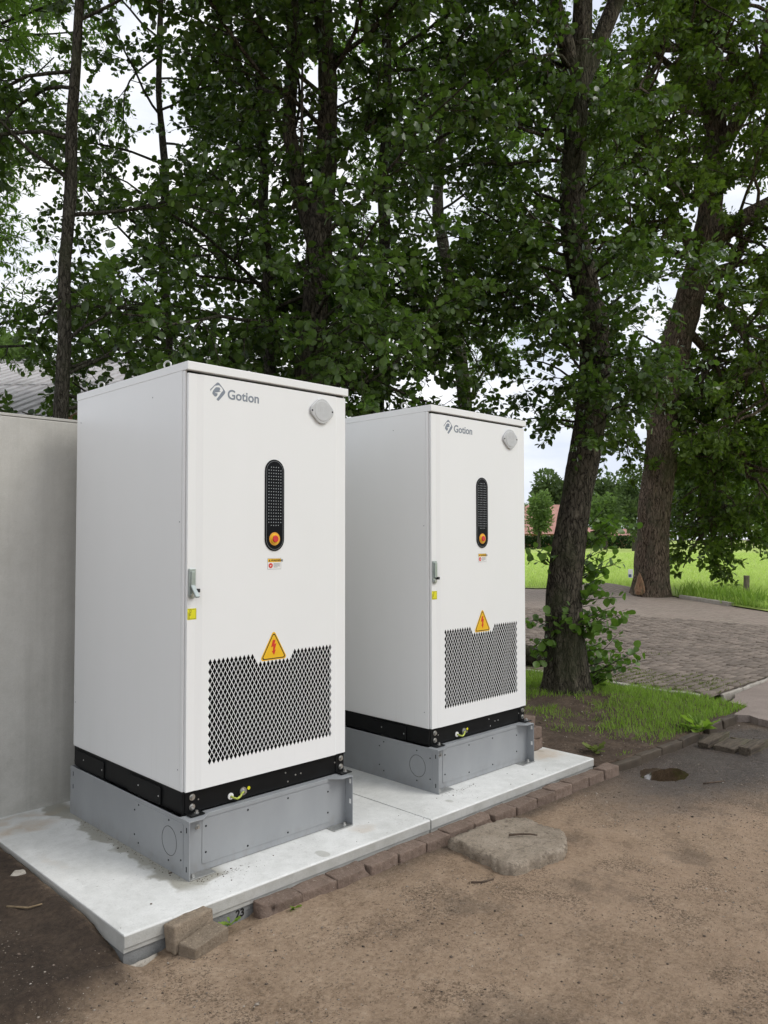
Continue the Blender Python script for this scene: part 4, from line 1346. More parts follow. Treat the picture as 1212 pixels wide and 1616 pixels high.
tag(o, 'short green grass round the tree and along the path corner', 'grass', kind='stuff')

n = 26000
x = g.uniform(5.9, 9.2, n); y = g.uniform(.05, 4.5, n)
q = np.stack([x, y, 0 * x], -1)
cl = fbm(q * np.array([1.1, 1.9, 1]), 3, 77)
dens = sstep(.50, .62, cl + .12 * sstep(7.4, 6.0, x) - .05) * sstep(8.8, 6.4, x)
keep = g.uniform(0, 1, n) < dens * .8
P = q[keep]
row_y = np.round((P[:, 1] - .021) / .108) * .108 + .021          # moss keeps mostly to the joints
jm = g.uniform(0, 1, len(P)) < .7
P[jm, 1] = row_y[jm] + g.normal(0, .008, jm.sum())
P[:, 2] = .018 * (fbm(np.stack([P[:, 0] * .6, P[:, 1] * .6, 0 * P[:, 0]], -1), 3, 51) - .5) - .008
k = len(P)
V, F = blades(P, g.uniform(.012, .034, k), g.uniform(.004, .009, k), 1.1, 13)
o = link_mesh('joint_grass', fast_mesh('joint_grass', V, F), MAT['grass_dry'])
tag(o, 'mossy grass growing in the joints of the brick pavers', 'grass', kind='stuff')

# meadow blades, densest near the driveway
n = 90000
dep = 17 + 60 * g.uniform(0, 1, n) ** 1.7
pxx = g.uniform(770, 1300, n)
gp = CAM[None] + (_fw[None] + _r[None] * ((pxx - 606) / FPX)[:, None]) * dep[:, None]
x, y = gp[:, 0], gp[:, 1]
keep = (x > edge_x(np.clip(y, -3, 40)) + .18) & (np.hypot(x - 18.6, y - 6.9) > .75)
P = np.stack([x, y, np.full(n, .03)], -1)[keep]; dep = dep[keep]
k = len(P)
tall = 1 + .7 * (vnoise(P * .8, 5) > .6) * (dep < 26)
V, F = blades(P, g.uniform(.07, .21, k) * tall, g.uniform(.010, .026, k) * (dep / 20) ** .8, .9, 14)
o = link_mesh('meadow_grass', fast_mesh('meadow_grass', V, F), MAT['field_grass'])
tag(o, 'tall light green meadow grass beyond the driveway', 'grass', kind='stuff')

# pebbles and crumbs on the yard and the soil
OCT = np.array([(1, 0, 0), (-1, 0, 0), (0, 1, 0), (0, -1, 0), (0, 0, 1), (0, 0, -1)], float)
OF = np.array([(0, 2, 4), (2, 1, 4), (1, 3, 4), (3, 0, 4), (2, 0, 5), (1, 2, 5), (3, 1, 5), (0, 3, 5)])
def pebbles(P, r_, seed):
    rs = np.random.RandomState(seed)
    n = len(P)
    V = OCT[None] * (r_[:, None] * rs.uniform(.6, 1.2, (n, 6)))[:, :, None] * np.array([1.15, 1, .65])
    a = rs.uniform(0, 6.28, n)
    c, s = np.cos(a), np.sin(a)
    X = V[:, :, 0] * c[:, None] - V[:, :, 1] * s[:, None]
    Y = V[:, :, 0] * s[:, None] + V[:, :, 1] * c[:, None]
    V = np.stack([X, Y, V[:, :, 2]], -1) + P[:, None]
    F = OF[None] + (np.arange(n) * 6)[:, None, None]
    return V.reshape(-1, 3), F.reshape(-1, 3)
n = 42000
x = g.uniform(-1.6, 5.3, n); y = -.44 - g.uniform(0, 1, n) ** 1.15 * 2.4
ls = g.uniform(0, 1, n) < .10
x[ls] = g.uniform(-1.6, -.48, ls.sum()); y[ls] = g.uniform(-.5, 1.2, ls.sum())
cl = fbm(np.stack([x * 2, y * 2, 0 * x], -1), 3, 88)
keep = (cl > .42) & ~((x > 1.2) & (x < 1.88) & (y < -.42) & (y > -1.05)) & (np.hypot((x - PUD[0]) / .26, (y - PUD[1]) / .2) > 1)
x, y = x[keep], y[keep]
rr = np.clip(.0016 * np.exp(g.normal(0, .58, len(x))), .0007, .010)
P = np.stack([x, y, ground_h(x, y) + rr * .25], -1)
V, F = pebbles(P, rr, 3)
o = link_mesh('pebbles', fast_mesh('pebbles', V, F), MAT['pebble'])
tag(o, 'tiny pebbles and crumbs scattered over the dirt yard', 'pebbles', kind='stuff')
n = 900
x = g.uniform(3.08, 4.9, n); y = g.uniform(-.37, .9, n)
rr = np.clip(.0032 * np.exp(g.normal(0, .5, n)), .001, .011)
V, F = pebbles(np.stack([x, y, bed_full(x, y) + rr * .2], -1), rr, 4)
o = link_mesh('soil_crumbs', fast_mesh('soil_crumbs', V, F), MAT['pebble'])
tag(o, 'soil crumbs and tiny stones on the garden soil', 'crumbs', kind='stuff')
# debris swept against the foot of the base frames
xs1 = np.concatenate([g.uniform(-.02, .30, 150), g.uniform(1.68, 2.0, 80), -.02 - g.exponential(.018, 200), g.uniform(-.44, 3.0, 70)])
ys1 = np.concatenate([-.10 - g.exponential(.030, 150), -.10 - g.exponential(.030, 80), g.uniform(-.08, 1.0, 200), g.uniform(-.31, -.11, 70)])
rr = np.clip(.0014 * np.exp(g.normal(0, .6, len(xs1))), .0006, .006)
V, F = pebbles(np.stack([xs1, ys1, rr * .4], -1), rr, 6)
o = link_mesh('slab_grit', fast_mesh('slab_grit', V, F), MAT['twig'])
tag(o, 'dark grit and crumbs on the pale slab along the base frames', 'grit', kind='stuff')

n = 420
x = g.uniform(-1.2, 5.2, n); y = -.46 - g.uniform(0, 1, n) ** 1.1 * 2.2
x[:90] = g.uniform(3.1, 4.9, 90); y[:90] = g.uniform(-.35, .9, 90)
ok = ~((x > 1.2) & (x < 1.88) & (y < -.42) & (y > -1.05))
x, y = x[ok], y[ok]
zz = np.where(y > -.40, bed_full(x, y), ground_h(x, y)) + .003
k = len(x)
a = g.uniform(0, 6.28, k)
T_ = np.array([(0, 0, 0), (.45, -.16, .10), (1, 0, .16), (.45, .16, .10)])
d_ = np.stack([np.cos(a), np.sin(a), 0 * a], -1); s_ = np.stack([-np.sin(a), np.cos(a), 0 * a], -1)
ln = np.clip(.011 * np.exp(g.normal(0, .5, k)), .005, .036)
wd = ln * g.uniform(.35, 1.6, k)
V = np.stack([x, y, zz], -1)[:, None] + T_[None, :, 0, None] * (d_ * ln[:, None])[:, None] + T_[None, :, 1, None] * (s_ * wd[:, None])[:, None]
V[:, :, 2] += T_[None, :, 2] * (ln * g.uniform(-.1, .9, k))[:, None]
i_ = (np.arange(k) * 4)[:, None]
def mk_litter():
    t = NT('leaf_litter')
    c = t.ramp(t.island(), [(.0, (.035, .024, .016)), (.5, (.11, .075, .045)), (.85, (.24, .18, .10)), (1.0, (.42, .36, .26))])
    return t.set(c, .85, 0, .2)
o = link_mesh('leaf_litter', fast_mesh('leaf_litter', V.reshape(-1, 3), [np.concatenate([i_, i_ + 1, i_ + 2], 1), np.concatenate([i_, i_ + 2, i_ + 3], 1)]), mk_litter())
tag(o, 'scattered dead leaf bits and wood chips on the yard', 'litter', kind='stuff')

def flat_stone(x, y, r_, seed, label, mat='stone'):
    pts = []
    rs = random.Random(seed)
    for k in range(9):
        a = 2 * math.pi * k / 9
        pts.append((x + r_ * rs.uniform(.75, 1.2) * math.cos(a) * 1.4, y + r_ * rs.uniform(.75, 1.2) * math.sin(a) * .8))
    z = float(ground_h(np.array([x]), np.array([y]))[0])
    o = polygon_slab('flat_stone', pts, z + .012, z - .02, mat, seed, .003, .012)
    tag(o, label, 'stone')
flat_stone(-.515, .565, .026, 3, 'pale flat stone on the dark soil beside the slab edge', 'kerb_pale')
o = polygon_slab('concrete_flake', [(-.66, -.452), (-.60, -.425), (-.50, -.365), (-.485, -.345), (-.475, -.372), (-.40, -.352), (-.30, -.338), (-.40, -.372), (-.50, -.405), (-.60, -.452)], -.112, -.16, 'kerb_pale', 6, .003, .012)
tag(o, 'thin pale concrete edge half buried in the ground at the slab corner', 'stone')
def twig(pts, r_, label, mat='twig', name='twig'):
    P = []
    for x, y, dz in pts:
        z = float(ground_h(np.array([x]), np.array([y]))[0])
        P.append((x, y, z + dz))
    o = MB().tube(P, [r_ * (1 - .5 * i / len(P)) for i in range(len(P))], 6).build(name, MAT[mat], smooth=True)
    tag(o, label, 'twig')
twig([(1.53, -.72, .068), (1.58, -.75, .066), (1.62, -.79, .068), (1.63, -.83, .071)], .006, 'short curved twig lying on the broken concrete slab')
twig([(1.05, -.85, .004), (1.10, -.89, .005), (1.16, -.90, .004)], .005, 'small dark twig on the dirt left of the broken concrete slab')
twig([(4.68, -.64, .01), (4.62, -.72, .02), (4.66, -.83, .015), (4.75, -.93, .02)], .007, 'bent pale twig lying behind the broken planks', 'straw')
twig([(-.66, .30, .006), (-.60, .22, .01), (-.55, .20, .006)], .005, 'short straw coloured twig on the dark soil left of the slab', 'straw')
twig([(3.35, -.98, .004), (3.42, -1.03, .006), (3.50, -1.06, .004)], .006, 'small dark twig in front of the puddle')

# ------------------------------------------------------------------ leaves and trees
LEAF_ALDER = (np.array([(0, 0, 0), (.22, -.27, .05), (.55, -.44, .09), (.86, -.32, .05), (1.0, 0, -.02), (.86, .32, .05), (.55, .44, .09), (.22, .27, .05)], float),
              [np.array([(0, 1, 2, 3, 4)]), np.array([(0, 4, 5, 6, 7)])])
LEAF_MASS = (np.array([(0, 0, 0), (.30, -.37, .07), (.80, -.36, .07), (1.0, 0, -.02), (.80, .36, .07), (.30, .37, .07)], float),
             [np.array([(0, 1, 2, 3)]), np.array([(0, 3, 4, 5)])])
LEAF_DIAMOND = (np.array([(0, 0, 0), (.5, -.30, .06), (1, 0, -.04), (.5, .30, .06)], float), [np.array([(0, 1, 2)]), np.array([(0, 2, 3)])])
LEAF_OAK = (np.array([(0, 0, 0), (.35, -.33, .06), (.62, -.20, .02), (.85, -.30, .05), (1, 0, -.05), (.85, .30, .05), (.62, .20, .02), (.35, .33, .06)], float),
            [np.array([(0, 1, 2, 3, 4)]), np.array([(0, 4, 5, 6, 7)])])
LEAF_NARROW = (np.array([(0, 0, 0), (.4, -.20, .03), (1, 0, -.05), (.4, .20, .03)], float), [np.array([(0, 1, 2)]), np.array([(0, 2, 3)])])

def leaf_frame(d, nrm):
    d = d / (np.linalg.norm(d, axis=1)[:, None] + 1e-9)
    s = np.cross(nrm, d); s /= np.linalg.norm(s, axis=1)[:, None] + 1e-9
    n = np.cross(d, s)
    return d, s, n
def leaf_mesh(name, shape, P, d, nrm, size):
    T, FF = shape
    d, s, n = leaf_frame(d, nrm)
    V = P[:, None] + size[:, None, None] * (T[None, :, 0, None] * d[:, None] + T[None, :, 1, None] * s[:, None] + T[None, :, 2, None] * n[:, None])
    off = (np.arange(len(P)) * len(T))[:, None, None]
    F = [(f[None] + off).reshape(-1, f.shape[1]) for f in FF]
    return fast_mesh(name, V.reshape(-1, 3), F)

def perp(d, rs):
    v = rs.normal(size=3)
    v -= d * (v @ d)
    return v / (np.linalg.norm(v) + 1e-9)

class Tree:
    def __init__(self, seed, sp):
        self.rs = np.random.RandomState(seed)
        self.sp = sp
        self.tubes = []
        self.P, self.D, self.N = [], [], []
    def limb(self, p, d, L, r, lv):
        sp, rs = self.sp, self.rs
        step = max(L / 9, .06) if lv < sp['leaf_lv'] else L / 3
        n = max(3, int(L / step))
        d = d / np.linalg.norm(d)
        pts = [p.copy()]
        wig = sp['wiggle'] * (1 if lv < 2 else .8)
        for i in range(n):
            t = i / n
            d = d + rs.normal(size=3) * wig + np.array((0, 0, sp['rise'][lv] * (1 - t) - sp['droop'][lv] * t))
            d /= np.linalg.norm(d)
            p = p + d * step
            pts.append(p.copy())
        m = len(pts)
        rad = [max(r * (1 - .72 * i / (m - 1)), .0016) for i in range(m)]
        self.tubes.append((pts[::2] + ([pts[-1]] if len(pts) % 2 == 0 else []) if lv == 2 else pts, rad[::2] + ([rad[-1]] if len(pts) % 2 == 0 else []) if lv == 2 else rad, 7 if lv <= 1 else (4 if lv == 2 else 3)))
        if lv < sp['leaf_lv']:
            sps = sp['spacing'][lv]
            k = max(2, int(L * (1 - sp['bare'][lv]) / sps))
            for j in range(k):
                t = sp['bare'][lv] + (1 - sp['bare'][lv]) * (j + rs.uniform(0, .9)) / k
                t = min(t, .995)
                i = int(t * (m - 1)); fr = t * (m - 1) - i
                q = pts[i] * (1 - fr) + pts[min(i + 1, m - 1)] * fr
                dd = pts[min(i + 1, m - 1)] - pts[i]
                dd = dd / (np.linalg.norm(dd) + 1e-9)
                pr = perp(dd, rs)
                pr[2] *= sp['flat']
                ang = R(rs.uniform(*sp['angle']))
                nd = dd * math.cos(ang) + pr * math.sin(ang)
                self.limb(q, nd, sp['len'][lv + 1] * rs.uniform(.6, 1.25) * (1.15 - .55 * t), rad[i] * .55, lv + 1)
        else:
            k = sp['leaves']
            for j in range(k):
                t = (j + .6) / k
                i = min(int(t * (m - 1)), m - 2); fr = t * (m - 1) - i
                q = pts[i] * (1 - fr) + pts[i + 1] * fr
                dd = pts[i + 1] - pts[i]; dd = dd / (np.linalg.norm(dd) + 1e-9)
                side = perp(dd, rs)
                ld = dd * rs.uniform(.1, .8) + side * rs.uniform(.5, 1.0) + np.array((0, 0, -sp['leaf_droop'] * rs.uniform(0, 1)))
                nn = np.array((0, 0, 1.0)) + rs.normal(size=3) * sp['leaf_tumble']
                self.P.append(q + side * sp['petiole']); self.D.append(ld); self.N.append(nn)

def tubes_mesh(name, tubes, smooth=True):
    V, F, off = [], [], 0
    for pts, rad, n in tubes:
        pts = np.array(pts); m = len(pts)
        tan = np.gradient(pts, axis=0)
        tan /= np.linalg.norm(tan, axis=1)[:, None] + 1e-9
        ref = np.array((0.31, .17, 1.0)) if abs(tan[0, 2]) < .75 else np.array((1.0, .2, .1))
        s = np.cross(tan, ref); s /= np.linalg.norm(s, axis=1)[:, None] + 1e-9
        t = np.cross(tan, s)
        a = np.arange(n) * 2 * math.pi / n
        ring = s[:, None] * np.cos(a)[None, :, None] + t[:, None] * np.sin(a)[None, :, None]
        V.append((pts[:, None] + ring * np.array(rad)[:, None, None]).reshape(-1, 3))
        i = np.arange(m * n).reshape(m, n)
        F.append(np.stack([i[:-1], np.roll(i, -1, 1)[:-1], np.roll(i, -1, 1)[1:], i[1:]], -1).reshape(-1, 4) + off)
        off += m * n
    return fast_mesh(name, np.vstack(V), np.vstack(F), smooth)

def trunk_mesh(name, pts, rad, nseg=40, nring=120, amp=.012, freq=16, flare=0.0, seed=0, lobes=5):
    """A bark-covered trunk along a smoothed path, furrowed and flared at the foot."""
    pts = np.array(pts, float); rad = np.array(rad, float)
    L = np.concatenate([[0], np.cumsum(np.linalg.norm(np.diff(pts, axis=0), axis=1))])
    s = np.linspace(0, L[-1], nring)
    def smooth_interp(y):
        v = np.interp(s, L, y)
        k = np.exp(-np.linspace(-2, 2, 9) ** 2); k /= k.sum()
        vp = np.concatenate([np.full(4, v[0]) - (v[4:0:-1] - v[0]), v, np.full(4, v[-1]) * 2 - v[-2:-6:-1]])
        return np.convolve(vp, k, 'valid')
    C = np.stack([smooth_interp(pts[:, k]) for k in range(3)], -1)
    r = smooth_interp(rad)
    a = np.arange(nseg) * 2 * math.pi / nseg
    A, S = np.meshgrid(a, s)
    rr = r[:, None] * np.ones_like(A)
    if flare: rr = rr * (1 + flare * np.exp(-S / .28) * (.65 + .5 * np.cos(lobes * A + seed) ** 2))
    X = np.stack([np.cos(A), np.sin(A), 0 * A], -1) * r.mean()
    q = np.stack([X[..., 0] * freq, X[..., 1] * freq, S * freq * .16], -1)
    ridged = 1 - 2 * np.abs(fbm(q + 3.1, 3, seed + 100) - .5) * 2
    lump = fbm(np.stack([X[..., 0] * 3, X[..., 1] * 3, S * 1.6], -1), 3, seed + 200) - .5
    rr = rr + amp * (ridged - .7) * 1.6 + lump * amp * 4
    V = C[:, None] + np.stack([np.cos(A) * rr, np.sin(A) * rr, 0 * A], -1)
    i = np.arange(nring * nseg).reshape(nring, nseg)
    F = np.stack([i[:-1], np.roll(i, -1, 1)[:-1], np.roll(i, -1, 1)[1:], i[1:]], -1).reshape(-1, 4)
    return fast_mesh(name, V.reshape(-1, 3), F, True), C, r, s

def project(P):
    rel = P - CAM
    z = rel @ _fw
    return 606 + FPX * (rel @ _r) / z, 808 - FPX * (rel @ _u) / z, z

def finish_tree(root, tree, leaf_mat, shape, size, bark, n_single=0, clear_box=True, mass=None):
    """Joins boughs and crown; the largest leaves in view become objects of their own."""
    link_mesh('boughs', tubes_mesh('boughs', tree.tubes), MAT[bark], root)
    P, Dv, N = np.array(tree.P), np.array(tree.D), np.array(tree.N)
    rs = tree.rs
    young = np.arange(len(P)) >= getattr(tree, 'shoot0', len(P))
    if clear_box:
        bad = (P[:, 0] > -.2) & (P[:, 0] < 2.9) & (P[:, 1] > -.2) & (P[:, 1] < 1.28) & (P[:, 2] < 2.47)
        bad |= (P[:, 1] > 1.26) & (P[:, 1] < 1.62) & (P[:, 2] < 2.36) & (P[:, 0] < 2.85)
        P, Dv, N, young = P[~bad], Dv[~bad], N[~bad], young[~bad]
    sz = size * rs.uniform(.55, 1.25, len(P))
    sz[young] *= 1.25
    singles = np.zeros(len(P), bool)
    if n_single:
        x, y, z = project(P)
        vis = (x > 5) & (x < 1207) & (y > 5) & (y < 1200) & (z > 0)
        score = np.where(vis, sz / np.maximum(z, .1), 0)
        singles[np.argsort(-score)[:n_single]] = True
    rest = ~singles & ~young
    crown = link_mesh('crown', leaf_mesh('crown', mass or shape, P[rest], Dv[rest], N[rest], sz[rest]), MAT[leaf_mat], root)
    tag(crown, kind='stuff')
    shoots = crown
    if young.any():
        rest = ~singles & young
        shoots = link_mesh('trunk_shoots', leaf_mesh('trunk_shoots', shape, P[rest], Dv[rest], N[rest], sz[rest]), MAT['leaf_young'], root)
        tag(shoots, kind='stuff')
        me_y = fast_mesh('young_leaf', shape[0], shape[1]); me_y.materials.append(MAT['leaf_young'])
    if n_single:
        me = fast_mesh('leaf', shape[0], shape[1])
        d, s, n_ = leaf_frame(Dv[singles], N[singles])
        for p, a, b, c, k, yg in zip(P[singles], d, s, n_, sz[singles], young[singles]):
            o = link_mesh('leaf', me_y if yg else me, MAT[leaf_mat], shoots if yg else crown)
            o.matrix_local = Matrix(((a[0] * k, b[0] * k, c[0] * k, p[0]), (a[1] * k, b[1] * k, c[1] * k, p[1]), (a[2] * k, b[2] * k, c[2] * k, p[2]), (0, 0, 0, 1)))
    return crown

ALDER = dict(leaf_lv=3, wiggle=.15, rise=[.0, .05, .02, .0], droop=[0, .10, .12, .16], spacing=[.3, .185, .084], bare=[.3, .20, .08],
             len=[0, 2.2, .80, .30], angle=(35, 75), flat=.55, leaves=13, leaf_droop=.55, leaf_tumble=.55, petiole=.012)

def alder(label, px_path, depth, widths, limbs, seed, bark='bark_alder', leaf=.064, singles=150, group=None, flare=.0, base=True, top=None, seg=40, extra=None, sp=ALDER):
    """px_path: where the trunk's axis was surveyed, at one depth; limbs: (height fraction list, count, length)."""
    pts = [at(x, y, depth) for x, y in px_path]
    rad = [w / FPX * depth / 2 for w in widths]
    if base:
        b = pts[0].copy(); g0 = -.12
        if b[2] > g0 + .05:
            pts.insert(0, np.array((b[0] + .02, b[1] + .02, g0))); rad.insert(0, rad[0] * 1.18)
    if top is not None:
        e = pts[-1].copy(); d = pts[-1] - pts[-2]; d /= np.linalg.norm(d)
        while e[2] < top:
            d = d * .8 + np.array((0, 0, .25)); d /= np.linalg.norm(d)
            e = e + d * .8; pts.append(e.copy()); rad.append(max(rad[-1] * .86, .02))
    root = empty('alder_tree' if sp is ALDER else 'ash_tree', tuple(pts[0]))
    inv = Matrix.Translation(-Vector(pts[0]))
    me, C, r, s = trunk_mesh('trunk', pts, rad, seg, 150, amp=min(.012, rad[len(rad) // 2] * .09), freq=15, flare=flare, seed=seed)
    tr = link_mesh('trunk', me, MAT[bark], root)
    T = Tree(seed, sp)
    for z0, z1, cnt, Ln, spread in limbs:
        for k in range(cnt):
            zz = z0 + (z1 - z0) * (k + T.rs.uniform(0, 1)) / cnt
            i = int(np.argmin(np.abs(C[:, 2] - zz)))
            az = T.rs.uniform(*spread)
            d = np.array((math.cos(R(az)), math.sin(R(az)), T.rs.uniform(-.05, .5)))
            T.limb(C[i].copy(), d, Ln * T.rs.uniform(.75, 1.25), min(r[i] * .4, .011 + .0055 * Ln), 1)
    if extra: extra(T, C, r)
    crown = finish_tree(root, T, 'leaf_alder' if sp is ALDER else 'leaf_ash', LEAF_ALDER if sp is ALDER else LEAF_NARROW, leaf, bark, singles, mass=LEAF_MASS if sp is ALDER else None)
    for ch in root.children: ch.matrix_parent_inverse = inv
    tag(root, label, 'tree', group)
    return root, C, r

G = 'alders behind the cabinets'
# slim stem over the wall, at the left
alder('slim grey alder stem rising behind the wall left of the nearer cabinet', [(96, 640), (102, 540), (101, 430), (112, 300), (113, 200), (120, 100), (126, -10)], 6.2, [23, 22, 20, 18, 17, 16, 14],
      [(2.25, 3.4, 7, 1.0, (0, 360)), (3.4, 7.5, 12, 1.6, (-80, 200)), (7.5, 9.5, 6, 1.5, (0, 360)), (6.4, 9.2, 8, 3.2, (195, 300))], 21, 'bark_thin', top=9.5, seg=24, group=G, singles=110)  # last limb group hangs over the yard unseen, added to dim the cabinets
# main alder with its second leader
def fork_T2(T, C, r):
    i = int(np.argmin(np.abs(C[:, 2] - 4.2)))
    T.tubes.append(([C[i], at(473, 300, 7.3), at(455, 200, 7.2), at(462, 90, 7.2), at(462, -40, 7.2)], [.085, .075, .065, .06, .05], 12))
    for k in range(7):
        p = at(462, 330 - 60 * k, 7.2)
        T.limb(p, np.array((T.rs.normal(), T.rs.normal(), .25)), 1.7, .02, 1)
alder('main alder trunk with rough bark straight behind the nearer cabinet', [(486, 620), (492, 540), (500, 450), (506, 350), (516, 240), (518, 120), (508, 0)], 7.3, [50, 46, 42, 38, 34, 32, 30],
      [(2.5, 3.6, 13, 1.6, (-150, 60)), (3.6, 7.0, 15, 2.2, (0, 360)), (7.0, 10.5, 9, 2.2, (0, 360)), (6.9, 9.6, 9, 3.6, (190, 290))], 33, top=10.5, group=G, singles=230, extra=fork_T2)  # last limb group: unseen overhang added to shade the cabinet fronts
alder('thin dark alder stem between the slim stem and the main trunk', [(428, 610), (420, 520), (424, 430), (414, 330), (418, 250), (408, 150), (410, 60)], 8.0, [20, 18, 17, 17, 15, 14, 13],
      [(2.6, 6.6, 17, 1.7, (60, 330)), (6.6, 9.0, 5, 1.7, (0, 360))], 45, 'bark_thin', top=9, seg=24, group=G, singles=60)
alder('thin leaning alder stem right of the main trunk, above the farther cabinet', [(594, 640), (602, 560), (598, 470), (608, 380), (604, 280), (612, 180), (610, 60)], 8.3, [23, 21, 20, 18, 17, 15, 14],
      [(2.5, 4.1, 12, 1.2, (60, 320)), (3.4, 4.2, 4, 1.2, (-60, 20)), (5.2, 8.6, 13, 1.9, (0, 360)), (8.6, 10, 5, 1.8, (0, 360))], 57, 'bark_thin', top=10, seg=24, group=G, singles=110)
alder('slim alder far left behind the wall with foliage over the barn roof', [(262, 640), (268, 520), (255, 400), (262, 280), (250, 150), (254, 0)], 9.2, [13, 12, 12, 11, 10, 9],
      [(2.8, 5.2, 14, 1.7, (0, 360)), (5.2, 7.2, 9, 1.9, (0, 360)), (7.2, 9.4, 5, 1.8, (0, 360))], 63, 'bark_thin', top=9.4, seg=24, group=G, singles=40)

# the near alder right of the cabinets
def near_extra(T, C, r):
    # forked head
    j = int(np.argmin(np.abs(C[:, 2] - 6.0)))
    T.tubes.append(([C[j], at(872, 0, 7.7), at(850, -90, 7.6)], [.09, .08, .07], 12))
    T.tubes.append(([C[j], at(975, -5, 7.9), at(1010, -120, 8.0)], [.09, .08, .07], 12))
    # epicormic shoots along the lower trunk
    S = dict(T.sp); S.update(leaves=10, leaf_droop=.25)
    T.shoot0 = len(T.P)
    old = T.sp; T.sp = S
    shoots = [(885, 1010, 235, .5, 6), (920, 1040, 340, .55, 7), (925, 990, 300, .5, 7), (930, 1060, 320, .55, 7), (918, 900, 330, .45, 7), (926, 850, 320, .50, 8), (924, 935, 350, .35, 5),
              (870, 1000, 200, .40, 5), (868, 1030, 170, .35, 4), (905, 1000, 270, .25, 4), (935, 1075, 350, .4, 5), (912, 960, 300, .3, 4), (875, 905, 180, .5, 3)]
    for x, y, az, Ln, cnt in shoots:
        for k in range(cnt):
            p = at(x + T.rs.uniform(-6, 6), y + T.rs.uniform(-16, 16), 7.8)
            a = R(az + T.rs.uniform(-55, 55))
            T.limb(p, np.array((math.cos(a), math.sin(a), T.rs.uniform(.1, .9))), Ln * T.rs.uniform(.6, 1.1), .006, 3)
    T.sp = old
near, NC, NR = alder('thick near alder with leafy shoots on its trunk right of the cabinets',
      [(896, 1105), (894, 1060), (889, 1000), (890, 940), (897, 860), (908, 800), (919, 745), (932, 660), (941, 580), (936, 500), (918, 430), (904, 360), (903, 300), (908, 220), (914, 140), (918, 60)], 7.8,
      [66, 62, 57, 54, 53, 50, 49, 46, 45, 45, 46, 42, 38, 34, 32, 30],
      [(2.35, 3.3, 7, .75, (-70, 150)), (2.4, 3.2, 5, .6, (130, 300)), (3.0, 4.6, 7, 1.4, (0, 150)), (3.2, 4.8, 4, 1.3, (120, 180)), (3.4, 4.6, 2, .9, (280, 330)), (4.8, 7.2, 9, 2.0, (15, 165)), (5.2, 7.2, 4, 1.8, (150, 300)), (2.3, 6.2, 24, .45, (140, 310)), (7.2, 10, 7, 2.2, (0, 360))], 71, flare=.52, seg=72, top=9.5, singles=300, extra=near_extra)

# ash at the far left with light pinnate leaves, and a second one in the gap
ASH = dict(leaf_lv=3, wiggle=.12, rise=[0, .08, .05, .0], droop=[0, .06, .10, .22], spacing=[.3, .20, .090], bare=[.3, .2, .1],
           len=[0, 2.6, .9, .26], angle=(30, 65), flat=.7, leaves=15, leaf_droop=.5, leaf_tumble=.3, petiole=.004)
alder('light green ash at the left picture edge with feathery leaves', [(-190, 660), (-170, 400), (-150, 200), (-140, 0)], 9.5, [34, 30, 26, 22],
      [(3.6, 9, 26, 2.7, (-90, 90)), (5.0, 10, 10, 2.2, (0, 360))], 81, 'bark_thin', leaf=.085, top=9.5, seg=20, singles=0, sp=ASH)
alder('light green feathery ash seen through the gap between the alders', [(735, 640), (715, 480), (690, 330), (700, 150)], 15, [22, 20, 18, 15],
      [(4.2, 10, 26, 2.6, (0, 360)), (9, 12, 8, 2.4, (0, 360))], 87, 'bark_thin', leaf=.10, top=12, seg=20, singles=0, sp=ASH)

